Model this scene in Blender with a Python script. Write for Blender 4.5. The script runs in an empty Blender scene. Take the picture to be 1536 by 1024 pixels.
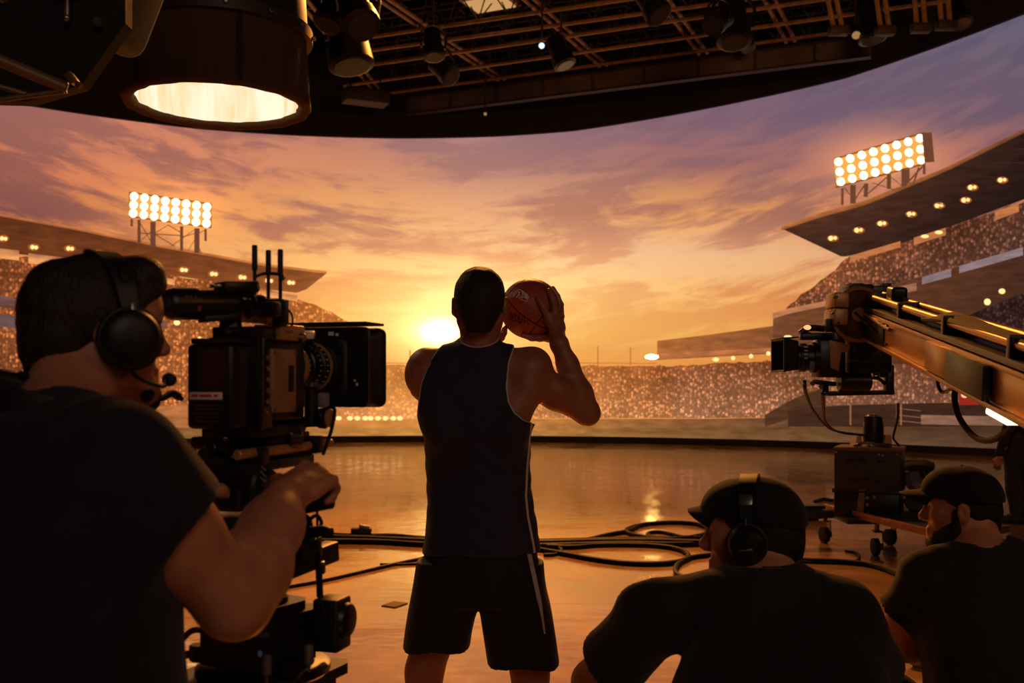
import bpy, bmesh, math, random
import numpy as np
from mathutils import Vector, Matrix

random.seed(7)
COL = bpy.context.scene.collection
F_PX, CX_PX, HZ, CAM_H = 1493.0, 768.0, 568.0, 1.55

def W(x, y, Y):
    """photo pixel + distance in front of the lens -> a point of the room"""
    return np.array([(x - CX_PX) / F_PX * Y, Y, CAM_H + (HZ - y) / F_PX * Y])

def FL(x, y, z=0.0):
    """photo pixel on the floor (height z) -> room point"""
    Y = F_PX * (CAM_H - z) / (y - HZ)
    return np.array([(x - CX_PX) / F_PX * Y, Y, z])

def lin(c):
    out = []
    for v in c[:3]:
        v = v / 255.0
        out.append(v / 12.92 if v <= 0.04045 else ((v + 0.055) / 1.055) ** 2.4)
    return out

def unit(v):
    v = np.asarray(v, float)
    return v / np.linalg.norm(v)

# ---------------------------------------------------------------- materials
def new_mat(name):
    m = bpy.data.materials.new(name)
    m.use_nodes = True
    nt = m.node_tree
    nt.nodes.clear()
    out = nt.nodes.new('ShaderNodeOutputMaterial')
    return m, nt, out

def pbr(name, rgb, rough=0.5, metal=0.0, var=0.25, scale=30.0, bump=0.0, bscale=None, spec=0.5, sheen=0.0, stretch=(1, 1, 1)):
    m, nt, out = new_mat(name)
    N, L = nt.nodes.new, nt.links.new
    b = N('ShaderNodeBsdfPrincipled')
    tc = N('ShaderNodeTexCoord')
    mp = N('ShaderNodeMapping'); mp.inputs['Scale'].default_value = stretch
    L(tc.outputs['Object'], mp.inputs['Vector'])
    n = N('ShaderNodeTexNoise'); n.inputs['Scale'].default_value = scale; n.inputs['Detail'].default_value = 4
    L(mp.outputs['Vector'], n.inputs['Vector'])
    c = lin(rgb)
    rp = N('ShaderNodeValToRGB')
    rp.color_ramp.elements[0].position = 0.3; rp.color_ramp.elements[1].position = 0.7
    rp.color_ramp.elements[0].color = [v * (1 - var) for v in c] + [1]
    rp.color_ramp.elements[1].color = [min(1, v * (1 + var)) for v in c] + [1]
    L(n.outputs['Fac'], rp.inputs['Fac']); L(rp.outputs['Color'], b.inputs['Base Color'])
    mr = N('ShaderNodeMapRange')
    mr.inputs['To Min'].default_value = max(0.02, rough - 0.08); mr.inputs['To Max'].default_value = min(1, rough + 0.08)
    L(n.outputs['Fac'], mr.inputs['Value']); L(mr.outputs['Result'], b.inputs['Roughness'])
    b.inputs['Metallic'].default_value = metal
    b.inputs['Specular IOR Level'].default_value = spec
    if sheen: b.inputs['Sheen Weight'].default_value = sheen
    if bump:
        n2 = N('ShaderNodeTexNoise'); n2.inputs['Scale'].default_value = bscale or scale * 4; n2.inputs['Detail'].default_value = 3
        L(mp.outputs['Vector'], n2.inputs['Vector'])
        bp = N('ShaderNodeBump'); bp.inputs['Strength'].default_value = bump; bp.inputs['Distance'].default_value = 0.004
        L(n2.outputs['Fac'], bp.inputs['Height']); L(bp.outputs['Normal'], b.inputs['Normal'])
    L(b.outputs['BSDF'], out.inputs['Surface'])
    return m

def glow(name, rgb, strength, sample=False):
    m, nt, out = new_mat(name)
    N, L = nt.nodes.new, nt.links.new
    e = N('ShaderNodeEmission'); e.inputs['Color'].default_value = lin(rgb) + [1]; e.inputs['Strength'].default_value = strength
    L(e.outputs[0], out.inputs['Surface'])
    if not sample: m.cycles.emission_sampling = 'NONE'
    return m

# ---------------------------------------------------------------- scene objects
def tag(o, label=None, cat=None, group=None, kind=None):
    if label: o['label'] = label
    if cat: o['category'] = cat
    if group: o['group'] = group
    if kind: o['kind'] = kind
    return o

def thing(name, loc, label, cat, group=None):
    o = bpy.data.objects.new(name, None)
    o.empty_display_size = 0.05
    COL.objects.link(o)
    o.location = [float(v) for v in loc]
    return tag(o, label, cat, group)

def world_loc(o):
    v = np.zeros(3)
    while o is not None:
        v += np.array(o.location)
        o = o.parent
    return v

class MB:
    """one mesh under construction; shapes are given in room space or in a frame (o, M)"""
    def __init__(self, o=None, M=None):
        self.bm = bmesh.new()
        self.o = np.zeros(3) if o is None else np.asarray(o, float)
        self.M = np.eye(3) if M is None else np.asarray(M, float)
    def T(self, p):
        return self.o + self.M @ np.asarray(p, float)
    def mat4(self, c, R=None):
        R3 = self.M if R is None else self.M @ np.asarray(R, float)
        m = Matrix([[*R3[0], 0], [*R3[1], 0], [*R3[2], 0], [0, 0, 0, 1]])
        m.translation = Vector(self.T(c))
        return m
    def _frame(self, d):
        d = unit(d)
        a = np.array([0, 0, 1.0]) if abs(d[2]) < 0.9 else np.array([1.0, 0, 0])
        x = unit(np.cross(a, d)); y = np.cross(d, x)
        return x, y, d
    def box(self, c, s, R=None, bev=0.0, seg=2):
        m = self.mat4(c, R) @ Matrix.Diagonal((s[0], s[1], s[2], 1))
        r = bmesh.ops.create_cube(self.bm, size=1.0, matrix=m)
        if bev > 0:
            es = list({e for v in r['verts'] for e in v.link_edges})
            bmesh.ops.bevel(self.bm, geom=es, offset=bev, segments=seg, profile=0.5, affect='EDGES', clamp_overlap=True)
        return self
    def bar(self, a, b, w, h, bev=0.0, up=(0, 0, 1)):
        """rectangular bar from a to b"""
        a, b = np.asarray(a, float), np.asarray(b, float)
        d = unit(b - a); up = np.asarray(up, float)
        if abs(float(d @ unit(up))) > .98: up = np.array([0, 1.0, 0]) if abs(d[1]) < .9 else np.array([1.0, 0, 0])
        x = unit(np.cross(d, up)); z = np.cross(x, d)
        R = np.stack([x, d, z], axis=1)
        return self.box((a + b) / 2, (w, np.linalg.norm(b - a), h), R, bev)
    def lathe(self, prof, a, d, n=24, cap=True, x0=None):
        """prof: list of (distance along d, radius)"""
        a = np.asarray(a, float); x, y, d = self._frame(d)
        rings = []
        for h, r in prof:
            ring = []
            for i in range(n):
                t = 2 * math.pi * (i + 0.5) / n
                ring.append(self.bm.verts.new(self.T(a + d * h + r * (x * math.cos(t) + y * math.sin(t)))))
            rings.append(ring)
        for q in range(len(rings) - 1):
            A, B = rings[q], rings[q + 1]
            for i in range(n):
                j = (i + 1) % n
                self.bm.faces.new((A[i], A[j], B[j], B[i]))
        if cap:
            self.bm.faces.new(rings[0][::-1]); self.bm.faces.new(rings[-1])
        return self
    def cyl(self, a, b, r, r2=None, n=16, bev=0.0):
        a, b = np.asarray(a, float), np.asarray(b, float)
        L = float(np.linalg.norm(b - a)); r2 = r if r2 is None else r2
        if bev > 0:
            return self.lathe([(0, r - bev), (bev, r), (L - bev, r2), (L, r2 - bev)], a, b - a, n)
        return self.lathe([(0, r), (L, r2)], a, b - a, n)
    def tube(self, pts, r, n=8, sub=6, closed=False, flat=1.0):
        P = catmull([np.asarray(p, float) for p in pts], sub, closed)
        m = len(P)
        rr = r if callable(r) else (lambda t: r)
        nrm = None; rings = []
        for i in range(m):
            if closed: tg = unit(P[(i + 1) % m] - P[i - 1])
            else: tg = unit(P[min(i + 1, m - 1)] - P[max(i - 1, 0)])
            if nrm is None: nrm = self._frame(tg)[0]
            nrm = unit(nrm - tg * np.dot(nrm, tg)); bn = np.cross(tg, nrm)
            ra = rr(i / max(1, m - 1))
            rings.append([self.bm.verts.new(self.T(P[i] + ra * (nrm * math.cos(2 * math.pi * k / n) + flat * bn * math.sin(2 * math.pi * k / n)))) for k in range(n)])
        for i in range(m if closed else m - 1):
            A, B = rings[i], rings[(i + 1) % m]
            for k in range(n):
                j = (k + 1) % n
                self.bm.faces.new((A[k], A[j], B[j], B[k]))
        if not closed:
            self.bm.faces.new(rings[0][::-1]); self.bm.faces.new(rings[-1])
        return self
    def ribbon(self, pts, w, t, wdir, sub=6, closed=False):
        """flat band along pts; w wide along wdir(i) and t thick"""
        P = catmull([np.asarray(p, float) for p in pts], sub, closed); m = len(P); rings = []
        for i in range(m):
            tg = unit(P[(i + 1) % m] - P[i - 1]) if closed else unit(P[min(i + 1, m - 1)] - P[max(i - 1, 0)])
            wd = np.asarray(wdir(i / max(1, m - 1)) if callable(wdir) else wdir, float)
            wd = unit(wd - tg * np.dot(wd, tg)); up = np.cross(tg, wd)
            ww = w(i / max(1, m - 1)) if callable(w) else w
            rings.append([self.bm.verts.new(self.T(P[i] + wd * sx * ww / 2 + up * sz * t / 2)) for sx, sz in ((-1, -1), (-.9, 1), (.9, 1), (1, -1))])
        for i in range(m if closed else m - 1):
            A, B = rings[i], rings[(i + 1) % m]
            for k in range(4):
                j = (k + 1) % 4
                self.bm.faces.new((A[k], A[j], B[j], B[k]))
        if not closed:
            self.bm.faces.new(rings[0][::-1]); self.bm.faces.new(rings[-1])
        return self
    def ball(self, c, r, R=None, u=20, v=12):
        r = (r, r, r) if np.isscalar(r) else r
        bmesh.ops.create_uvsphere(self.bm, u_segments=u, v_segments=v, radius=1.0, matrix=self.mat4(c, R) @ Matrix.Diagonal((*r, 1)))
        return self
    def prism(self, poly, d):
        """closed polygon (points) swept by vector d"""
        A = [self.bm.verts.new(self.T(p)) for p in poly]
        B = [self.bm.verts.new(self.T(np.asarray(p, float) + np.asarray(d, float))) for p in poly]
        n = len(A)
        self.bm.faces.new(A[::-1]); self.bm.faces.new(B)
        for i in range(n):
            j = (i + 1) % n
            self.bm.faces.new((A[i], A[j], B[j], B[i]))
        return self
    def grid(self, rows):
        V = [[self.bm.verts.new(self.T(p)) for p in r] for r in rows]
        for i in range(len(V) - 1):
            for j in range(len(V[0]) - 1):
                self.bm.faces.new((V[i][j], V[i][j + 1], V[i + 1][j + 1], V[i + 1][j]))
        return self
    def build(self, name, mat, parent=None, smooth=True, ang=35, label=None):
        bmesh.ops.recalc_face_normals(self.bm, faces=self.bm.faces)
        me = bpy.data.meshes.new(name)
        if parent is not None: base = world_loc(parent)
        else:
            co = np.array([v.co for v in self.bm.verts])
            base = np.array([(co[:, 0].min() + co[:, 0].max()) / 2, (co[:, 1].min() + co[:, 1].max()) / 2, co[:, 2].min()])
        bmesh.ops.translate(self.bm, verts=self.bm.verts, vec=Vector(-base))
        self.bm.to_mesh(me); self.bm.free()
        if smooth:
            me.shade_smooth(); me.set_sharp_from_angle(angle=math.radians(ang))
        o = bpy.data.objects.new(name, me); COL.objects.link(o)
        me.materials.append(mat)
        if parent is not None: o.parent = parent
        else: o.location = base
        if label: o['label'] = label
        return o

def catmull(P, sub, closed=False):
    if len(P) == 2 and not closed: return [P[0], P[1]]
    n = len(P); out = []
    for i in range(n if closed else n - 1):
        p1, p2 = P[i], P[(i + 1) % n]
        p0 = P[i - 1] if (closed or i > 0) else 2 * p1 - p2
        p3 = P[(i + 2) % n] if (closed or i + 2 < n) else 2 * p2 - p1
        for s in range(sub):
            t = s / sub
            out.append(0.5 * ((2 * p1) + (-p0 + p2) * t + (2 * p0 - 5 * p1 + 4 * p2 - p3) * t * t + (-p0 + 3 * p1 - 3 * p2 + p3) * t ** 3))
    if not closed: out.append(P[-1])
    return out

def rotz(a):
    c, s = math.cos(a), math.sin(a)
    return np.array([[c, -s, 0], [s, c, 0], [0, 0, 1.0]])
def rotx(a):
    c, s = math.cos(a), math.sin(a)
    return np.array([[1.0, 0, 0], [0, c, -s], [0, s, c]])
def roty(a):
    c, s = math.cos(a), math.sin(a)
    return np.array([[c, 0, s], [0, 1.0, 0], [-s, 0, c]])

def copy_tree(o, parent=None):
    c = o.copy(); COL.objects.link(c); c.parent = parent
    for ch in list(o.children): copy_tree(ch, c)
    return c

# ---------------------------------------------------------------- distance-field bodies
def wrinkle(seed, freq, amp, stretch=(1, 1, 1), n=5):
    rs = np.random.RandomState(seed)
    ws = [(rs.normal(size=3) * freq * np.array(stretch), rs.uniform(0, 6.28), rs.uniform(.5, 1)) for _ in range(n)]
    def f(X, Y, Z):
        s = 0
        for k, ph, a in ws: s = s + a * np.sin(k[0] * X + k[1] * Y + k[2] * Z + ph)
        return s * amp / n ** .5
    return f

class SDF:
    def __init__(self): self.ops = []
    def add(self, fn, lo, hi, k, mode='u'):
        self.ops.append((fn, np.asarray(lo, float), np.asarray(hi, float), k, mode)); return self
    def rc(self, a, b, ra, rb, k=0.02, mode='u', flat=False):
        a, b = np.asarray(a, float), np.asarray(b, float); ba = b - a; L2 = max(1e-9, float(ba @ ba)); L = L2 ** .5
        def fn(X, Y, Z):
            px, py, pz = X - a[0], Y - a[1], Z - a[2]
            t0 = (px * ba[0] + py * ba[1] + pz * ba[2]) / L2
            t = np.clip(t0, 0, 1)
            d = np.sqrt((px - t * ba[0]) ** 2 + (py - t * ba[1]) ** 2 + (pz - t * ba[2]) ** 2) - (ra + (rb - ra) * t)
            return np.maximum(d, (t0 - 1) * L) if flat else d
        r = max(ra, rb)
        return self.add(fn, np.minimum(a, b) - r, np.maximum(a, b) + r, k, mode)
    def chain(self, pts, rs, k=0.015):
        for i in range(len(pts) - 1): self.rc(pts[i], pts[i + 1], rs[i], rs[i + 1], k)
        return self
    def ell(self, c, r, M=None, k=0.02, mode='u'):
        c = np.asarray(c, float); r = np.asarray(r, float); M = np.eye(3) if M is None else M
        def fn(X, Y, Z):
            px, py, pz = X - c[0], Y - c[1], Z - c[2]
            q = [px * M[0, i] + py * M[1, i] + pz * M[2, i] for i in range(3)]
            k0 = np.sqrt(sum((q[i] / r[i]) ** 2 for i in range(3)))
            k1 = np.sqrt(sum((q[i] / r[i] ** 2) ** 2 for i in range(3))) + 1e-9
            return k0 * (k0 - 1) / k1
        R = r.max()
        return self.add(fn, c - R, c + R, k, mode)
    def loft(self, o, M, secs, k=0.03, p=2.5, g=0.0, mode='u'):
        """secs: (z, cx, cy, rx, ry) along the local z axis of frame (o, M)"""
        o = np.asarray(o, float); S = sorted(secs); zs = np.array([s[0] for s in S])
        zz = np.linspace(zs[0], zs[-1], 80)
        tab = []
        for q in range(1, 5):
            v = np.array([s[q] for s in S]); m = np.gradient(v, zs)
            i = np.clip(np.searchsorted(zs, zz) - 1, 0, len(zs) - 2); h = zs[i + 1] - zs[i]; t = (zz - zs[i]) / h
            tab.append((2 * t**3 - 3 * t**2 + 1) * v[i] + (t**3 - 2 * t**2 + t) * h * m[i] + (-2 * t**3 + 3 * t**2) * v[i + 1] + (t**3 - t**2) * h * m[i + 1])
        def fn(X, Y, Z):
            px, py, pz = X - o[0], Y - o[1], Z - o[2]
            x = px * M[0, 0] + py * M[1, 0] + pz * M[2, 0]
            y = px * M[0, 1] + py * M[1, 1] + pz * M[2, 1]
            z = px * M[0, 2] + py * M[1, 2] + pz * M[2, 2]
            cx, cy, rx, ry = (np.interp(z, zz, tb) for tb in tab)
            rx, ry = np.maximum(rx + g, .004), np.maximum(ry + g, .004)
            d = ((np.abs((x - cx) / rx) ** p + np.abs((y - cy) / ry) ** p) ** (1 / p) - 1) * np.minimum(rx, ry)
            return np.maximum(d, np.maximum(zz[0] - z, z - zz[-1]))
        pts = []
        for s in S:
            for sx in (-1, 1):
                for sy in (-1, 1): pts.append(o + M @ np.array([s[1] + sx * (s[3] + g), s[2] + sy * (s[4] + g), s[0]]))
        pts = np.array(pts)
        return self.add(fn, pts.min(0), pts.max(0), k, mode)
    def cut(self, fn, k=0.0, mode='i'):
        self.ops.append((fn, None, None, k, mode)); return self
    def field(self, h):
        los = np.array([o[1] for o in self.ops if o[1] is not None and o[4] == 'u']); his = np.array([o[2] for o in self.ops if o[2] is not None and o[4] == 'u'])
        lo, hi = los.min(0) - 4 * h - .01, his.max(0) + 4 * h + .01
        n = np.ceil((hi - lo) / h).astype(int) + 1
        ax = [(lo[i] + h * np.arange(n[i])).astype(np.float32) for i in range(3)]
        F = np.full(n, 0.08, np.float32)
        for fn, a, b, k, mode in self.ops:
            if a is None: sl = [slice(0, n[i]) for i in range(3)]
            else:
                pad = k + 3 * h + .004
                sl = [slice(max(0, int((a[i] - pad - lo[i]) / h)), min(n[i], int((b[i] + pad - lo[i]) / h) + 2)) for i in range(3)]
            if any(s.stop <= s.start for s in sl): continue
            X, Y, Z = ax[0][sl[0]][:, None, None], ax[1][sl[1]][None, :, None], ax[2][sl[2]][None, None, :]
            d = fn(X, Y, Z); A = F[tuple(sl)]
            if mode == 'u':
                if k > 0:
                    t = np.clip(.5 + .5 * (d - A) / k, 0, 1); R = d + (A - d) * t - k * t * (1 - t)
                else: R = np.minimum(A, d)
            elif mode == 'i':
                if k > 0:
                    t = np.clip(.5 - .5 * (d - A) / k, 0, 1); R = d + (A - d) * t + k * t * (1 - t)
                else: R = np.maximum(A, d)
            elif mode == 's':
                dd = -d
                if k > 0:
                    t = np.clip(.5 - .5 * (dd - A) / k, 0, 1); R = dd + (A - dd) * t + k * t * (1 - t)
                else: R = np.maximum(A, dd)
            elif mode == '+': R = A + d
            F[tuple(sl)] = R
        return F, lo, h
    def build(self, name, mat, parent, h=0.006, attrs=None, label=None):
        F, lo, h = self.field(h)
        V, Q = surface_nets(F, lo, h)
        base = world_loc(parent) if parent is not None else np.zeros(3)
        me = bpy.data.meshes.new(name)
        me.vertices.add(len(V)); me.vertices.foreach_set('co', (V - base).astype(np.float32).ravel())
        me.loops.add(len(Q) * 4); me.loops.foreach_set('vertex_index', Q.astype(np.int32).ravel())
        me.polygons.add(len(Q)); me.polygons.foreach_set('loop_start', np.arange(0, len(Q) * 4, 4, dtype=np.int32))
        me.update(calc_edges=True); me.validate()
        me.shade_smooth()
        for an, fn in (attrs or {}).items():
            at = me.attributes.new(an, 'FLOAT', 'POINT')
            vals = np.asarray(fn(V[:, 0], V[:, 1], V[:, 2]), np.float32)
            at.data.foreach_set('value', vals)
        me.materials.append(mat)
        o = bpy.data.objects.new(name, me); COL.objects.link(o)
        if parent is not None: o.parent = parent
        if label: o['label'] = label
        return o

def surface_nets(F, lo, h):
    S = F < 0
    n = np.array(F.shape)
    cnt = np.zeros(n - 1, np.int8)
    for d in np.ndindex(2, 2, 2):
        cnt += S[d[0]:n[0] - 1 + d[0], d[1]:n[1] - 1 + d[1], d[2]:n[2] - 1 + d[2]]
    mixed = (cnt > 0) & (cnt < 8)
    idx = np.argwhere(mixed)
    ids = np.full(n - 1, -1, np.int32); ids[tuple(idx.T)] = np.arange(len(idx))
    corners = np.array(list(np.ndindex(2, 2, 2)))
    vals = np.stack([F[tuple((idx + c).T)] for c in corners], 1).astype(np.float64)
    acc = np.zeros((len(idx), 3)); num = np.zeros(len(idx))
    for a in range(8):
        for b in range(a + 1, 8):
            if np.abs(corners[a] - corners[b]).sum() != 1: continue
            va, vb = vals[:, a], vals[:, b]; m = (va < 0) != (vb < 0)
            t = np.where(m, va / np.where(m, va - vb, 1), 0)
            acc += m[:, None] * (corners[a] + t[:, None] * (corners[b] - corners[a])); num += m
    V = lo + h * (idx + acc / num[:, None])
    quads = []
    for ax in range(3):
        u, w = [(1, 2), (2, 0), (0, 1)][ax]
        sl0 = [slice(None)] * 3; sl1 = [slice(None)] * 3
        sl0[ax] = slice(0, n[ax] - 1); sl1[ax] = slice(1, n[ax])
        e = np.argwhere(S[tuple(sl0)] != S[tuple(sl1)])
        e = e[(e[:, u] > 0) & (e[:, w] > 0) & (e[:, u] < n[u] - 1) & (e[:, w] < n[w] - 1)]
        ins = S[tuple(e.T)]
        du = np.zeros(3, int); du[u] = 1; dw = np.zeros(3, int); dw[w] = 1
        q = np.stack([ids[tuple((e - du - dw).T)], ids[tuple((e - dw).T)], ids[tuple(e.T)], ids[tuple((e - du).T)]], 1)
        q[~ins] = q[~ins][:, ::-1]
        quads.append(q)
    return V, np.concatenate(quads)
# ================================================================ LED SCREEN (curved wall showing a stadium at sunset)
SCX, SCY, SR = -1.5, 8.6, 16.0
def scr_phi(x, y=None):
    """direction of photo column x -> angle along the curved screen"""
    dx = (x - CX_PX) / F_PX
    a = dx * dx + 1; b = -2 * (dx * SCX + SCY); c = SCX ** 2 + SCY ** 2 - SR ** 2
    t = (-b + math.sqrt(b * b - 4 * a * c)) / (2 * a)
    return math.atan2(dx * t - SCX, t - SCY), t
def scr(x, y):
    phi, t = scr_phi(x)
    return phi, CAM_H + (HZ - y) / F_PX * t
def scr_pt(phi, z, off=0.0):
    r = SR - off
    return np.array([SCX + r * math.sin(phi), SCY + r * math.cos(phi), z])
def scr_px(phi, z):
    X, Y = SCX + SR * math.sin(phi), SCY + SR * math.cos(phi)
    if Y < 2: return (CX_PX + math.copysign(2000, X), HZ)
    return CX_PX + X / Y * F_PX, HZ - (z - CAM_H) / Y * F_PX
_top = [(-30, 147), (0, 152), (100, 168), (200, 182), (300, 194), (450, 204), (600, 208), (750, 205), (860, 197), (976, 179), (1122, 151), (1268, 118), (1395, 75), (1536, 22)]
_tp = np.array([scr(*p) for p in _top])
def scr_top(phi): return float(np.interp(phi, _tp[:, 0], _tp[:, 1]))
PHI0, PHI1 = -1.25, 1.15
SCR_Z0 = 0.16

def scr_mesh(name, mat, rows, off, parent, cols):
    """rows: 2-D list of (phi, z); cols: same shape, linear colours"""
    me = bpy.data.meshes.new(name); base = world_loc(parent)
    R, Cn = len(rows), len(rows[0])
    me.from_pydata([tuple(scr_pt(p, z, off) - base) for r in rows for p, z in r], [],
                   [(i * Cn + j, i * Cn + j + 1, (i + 1) * Cn + j + 1, (i + 1) * Cn + j) for i in range(R - 1) for j in range(Cn - 1)])
    uv = me.uv_layers.new(name='UVMap'); flat = [q for r in rows for q in r]
    for l in me.loops:
        p, z = flat[l.vertex_index]
        uv.data[l.index].uv = (p * SR, z)
    for k, cc in enumerate(cols):
        at = me.attributes.new('shade' + 'AB'[k], 'FLOAT_COLOR', 'POINT')
        at.data.foreach_set('color', np.array([[*c, 1.0] for r in cc for c in r], np.float32).ravel())
    me.shade_smooth(); me.materials.append(mat)
    o = bpy.data.objects.new(name, me); COL.objects.link(o); o.parent = parent
    return o

SUN = (660, 497)
def haze(c, x, y, k=1.0):
    d2 = ((x - SUN[0]) / 1.35) ** 2 + (y - SUN[1]) ** 2
    w = (.72 * math.exp(-d2 / (2 * 105 ** 2)) + .25 * math.exp(-d2 / (2 * 260 ** 2))) * k
    h = lin((255, 172, 75))
    return [c[i] * (1 - min(w, .85)) + h[i] * 1.05 * w for i in range(3)]

# ---- sky colours by place in the picture: (y -> x -> dark cloud, bright gap)
SKX = [-200, 0, 250, 500, 750, 1000, 1250, 1536, 1800]
SKY = {
 30:  ([(125,88,95)]*2 + [(130,92,98),(135,100,108),(132,104,116),(112,92,112),(100,88,110),(88,84,106),(80,76,98)],
       [(160,108,105)]*2 + [(165,115,110),(155,115,118),(150,118,128),(126,102,122),(114,98,120),(104,98,120),(90,86,108)]),
 170: ([(130,84,86),(136,88,88),(150,94,92),(148,102,106),(146,110,120),(122,94,112),(108,90,112),(98,84,106),(90,76,96)],
       [(185,118,100),(196,124,102),(212,132,104),(182,122,114),(164,124,132),(138,104,120),(128,100,116),(138,102,110),(120,95,105)]),
 250: ([(100,68,78),(104,72,80),(122,82,90),(148,104,106),(162,114,112),(144,102,106),(122,90,102),(106,82,98),(98,76,92)],
       [(205,116,84),(216,124,88),(232,144,98),(220,144,106),(192,138,122),(176,116,106),(172,112,104),(196,120,98),(170,104,88)]),
 320: ([(112,70,74),(116,74,76),(146,88,80),(176,116,102),(186,122,104),(176,116,98),(150,98,90),(130,86,84),(116,78,78)],
       [(198,108,72),(204,114,76),(240,150,84),(246,172,104),(238,172,126),(246,170,96),(228,146,94),(216,130,88),(190,110,74)]),
 380: ([(170,92,58),(180,98,62),(206,122,76),(210,134,96),(228,156,108),(224,158,116),(196,126,92),(180,110,80),(150,90,66)],
       [(222,130,74),(226,136,78),(242,164,92),(248,186,116),(252,202,138),(240,188,142),(228,172,122),(216,150,100),(190,120,78)]),
 440: ([(200,105,52),(205,110,55),(220,130,64),(240,166,92),(250,200,122),(232,158,96),(206,124,72),(200,116,66),(160,90,50)],
       [(225,135,66),(228,140,70),(240,165,86),(252,196,108),(255,220,146),(250,192,114),(236,166,92),(226,150,82),(190,110,60)]),
 500: ([(205,105,45),(210,110,48),(225,130,58),(244,160,76),(252,190,98),(242,168,86),(228,148,74),(215,130,62),(170,90,44)],
       [(220,125,55),(225,130,58),(235,150,68),(250,184,94),(255,206,116),(248,182,98),(236,160,82),(224,142,70),(180,100,50)]),
 560: ([(190,92,36),(195,96,38),(210,112,44),(236,134,54),(244,156,66),(232,142,64),(218,126,56),(205,112,50),(150,76,34)],
       [(195,98,40),(200,102,42),(215,118,48),(240,140,58),(248,162,72),(236,148,68),(222,130,60),(210,118,54),(155,80,36)]),
}
_ys = sorted(SKY)
_A = np.array([[lin(c) for c in SKY[y][0]] for y in _ys]); _B = np.array([[lin(c) for c in SKY[y][1]] for y in _ys])
def sky_cols(x, y):
    out = []
    x = min(max(x, SKX[0]), SKX[-1]); y = min(max(y, _ys[0]), _ys[-1])
    for T in (_A, _B):
        row = [[np.interp(x, SKX, T[r, :, k]) for k in range(3)] for r in range(len(_ys))]
        out.append(np.array([np.interp(y, _ys, [row[r][k] for r in range(len(_ys))]) for k in range(3)]))
    k = .35 * min(1, max(0, (360 - y) / 100))
    out[0] = out[0] * (1 - k) + out[1] * k
    return out

def sky_material():
    m, nt, out = new_mat('sky_picture'); N, L = nt.nodes.new, nt.links.new
    uv = N('ShaderNodeUVMap'); uv.uv_map = 'UVMap'
    sp = N('ShaderNodeSeparateXYZ'); L(uv.outputs[0], sp.inputs[0])
    def math_(op, a, b=None):
        n = N('ShaderNodeMath'); n.operation = op
        for i, v in enumerate((a, b)):
            if v is None: continue
            if isinstance(v, (int, float)): n.inputs[i].default_value = v
            else: L(v, n.inputs[i])
        return n.outputs[0]
    u0 = math_('ADD', sp.outputs['X'], 0.2)
    bend = math_('MULTIPLY', math_('MULTIPLY', u0, u0), 0.0125)
    v = math_('SUBTRACT', sp.outputs['Y'], bend)
    cb = N('ShaderNodeCombineXYZ'); L(sp.outputs['X'], cb.inputs[0]); L(v, cb.inputs[1])
    def noise(sx, sy, detail, dist, seed, rough=.55):
        mp = N('ShaderNodeMapping'); mp.inputs['Scale'].default_value = (sx, sy, 1); mp.inputs['Location'].default_value = (seed, seed * .7, 0)
        L(cb.outputs[0], mp.inputs['Vector'])
        n = N('ShaderNodeTexNoise'); n.inputs['Scale'].default_value = 1; n.inputs['Detail'].default_value = detail
        n.inputs['Distortion'].default_value = dist; n.inputs['Roughness'].default_value = rough
        L(mp.outputs[0], n.inputs['Vector']); return n.outputs['Fac']
    big = noise(.20, .80, 7, .5, 3.7, .6); fine = noise(.62, 2.6, 8, .7, 11.3, .62)
    s = math_('ADD', math_('MULTIPLY', big, .66), math_('MULTIPLY', fine, .34))
    mr = N('ShaderNodeMapRange'); mr.interpolation_type = 'SMOOTHSTEP'
    mr.inputs['From Min'].default_value = .44; mr.inputs['From Max'].default_value = .56
    L(s, mr.inputs['Value'])
    a = N('ShaderNodeAttribute'); a.attribute_name = 'shadeA'
    b = N('ShaderNodeAttribute'); b.attribute_name = 'shadeB'
    mx = N('ShaderNodeMix'); mx.data_type = 'RGBA'
    L(mr.outputs['Result'], mx.inputs['Factor']); L(a.outputs['Color'], mx.inputs['A']); L(b.outputs['Color'], mx.inputs['B'])
    e = N('ShaderNodeEmission'); L(mx.outputs['Result'], e.inputs['Color']); L(e.outputs[0], out.inputs['Surface'])
    return m

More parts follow.
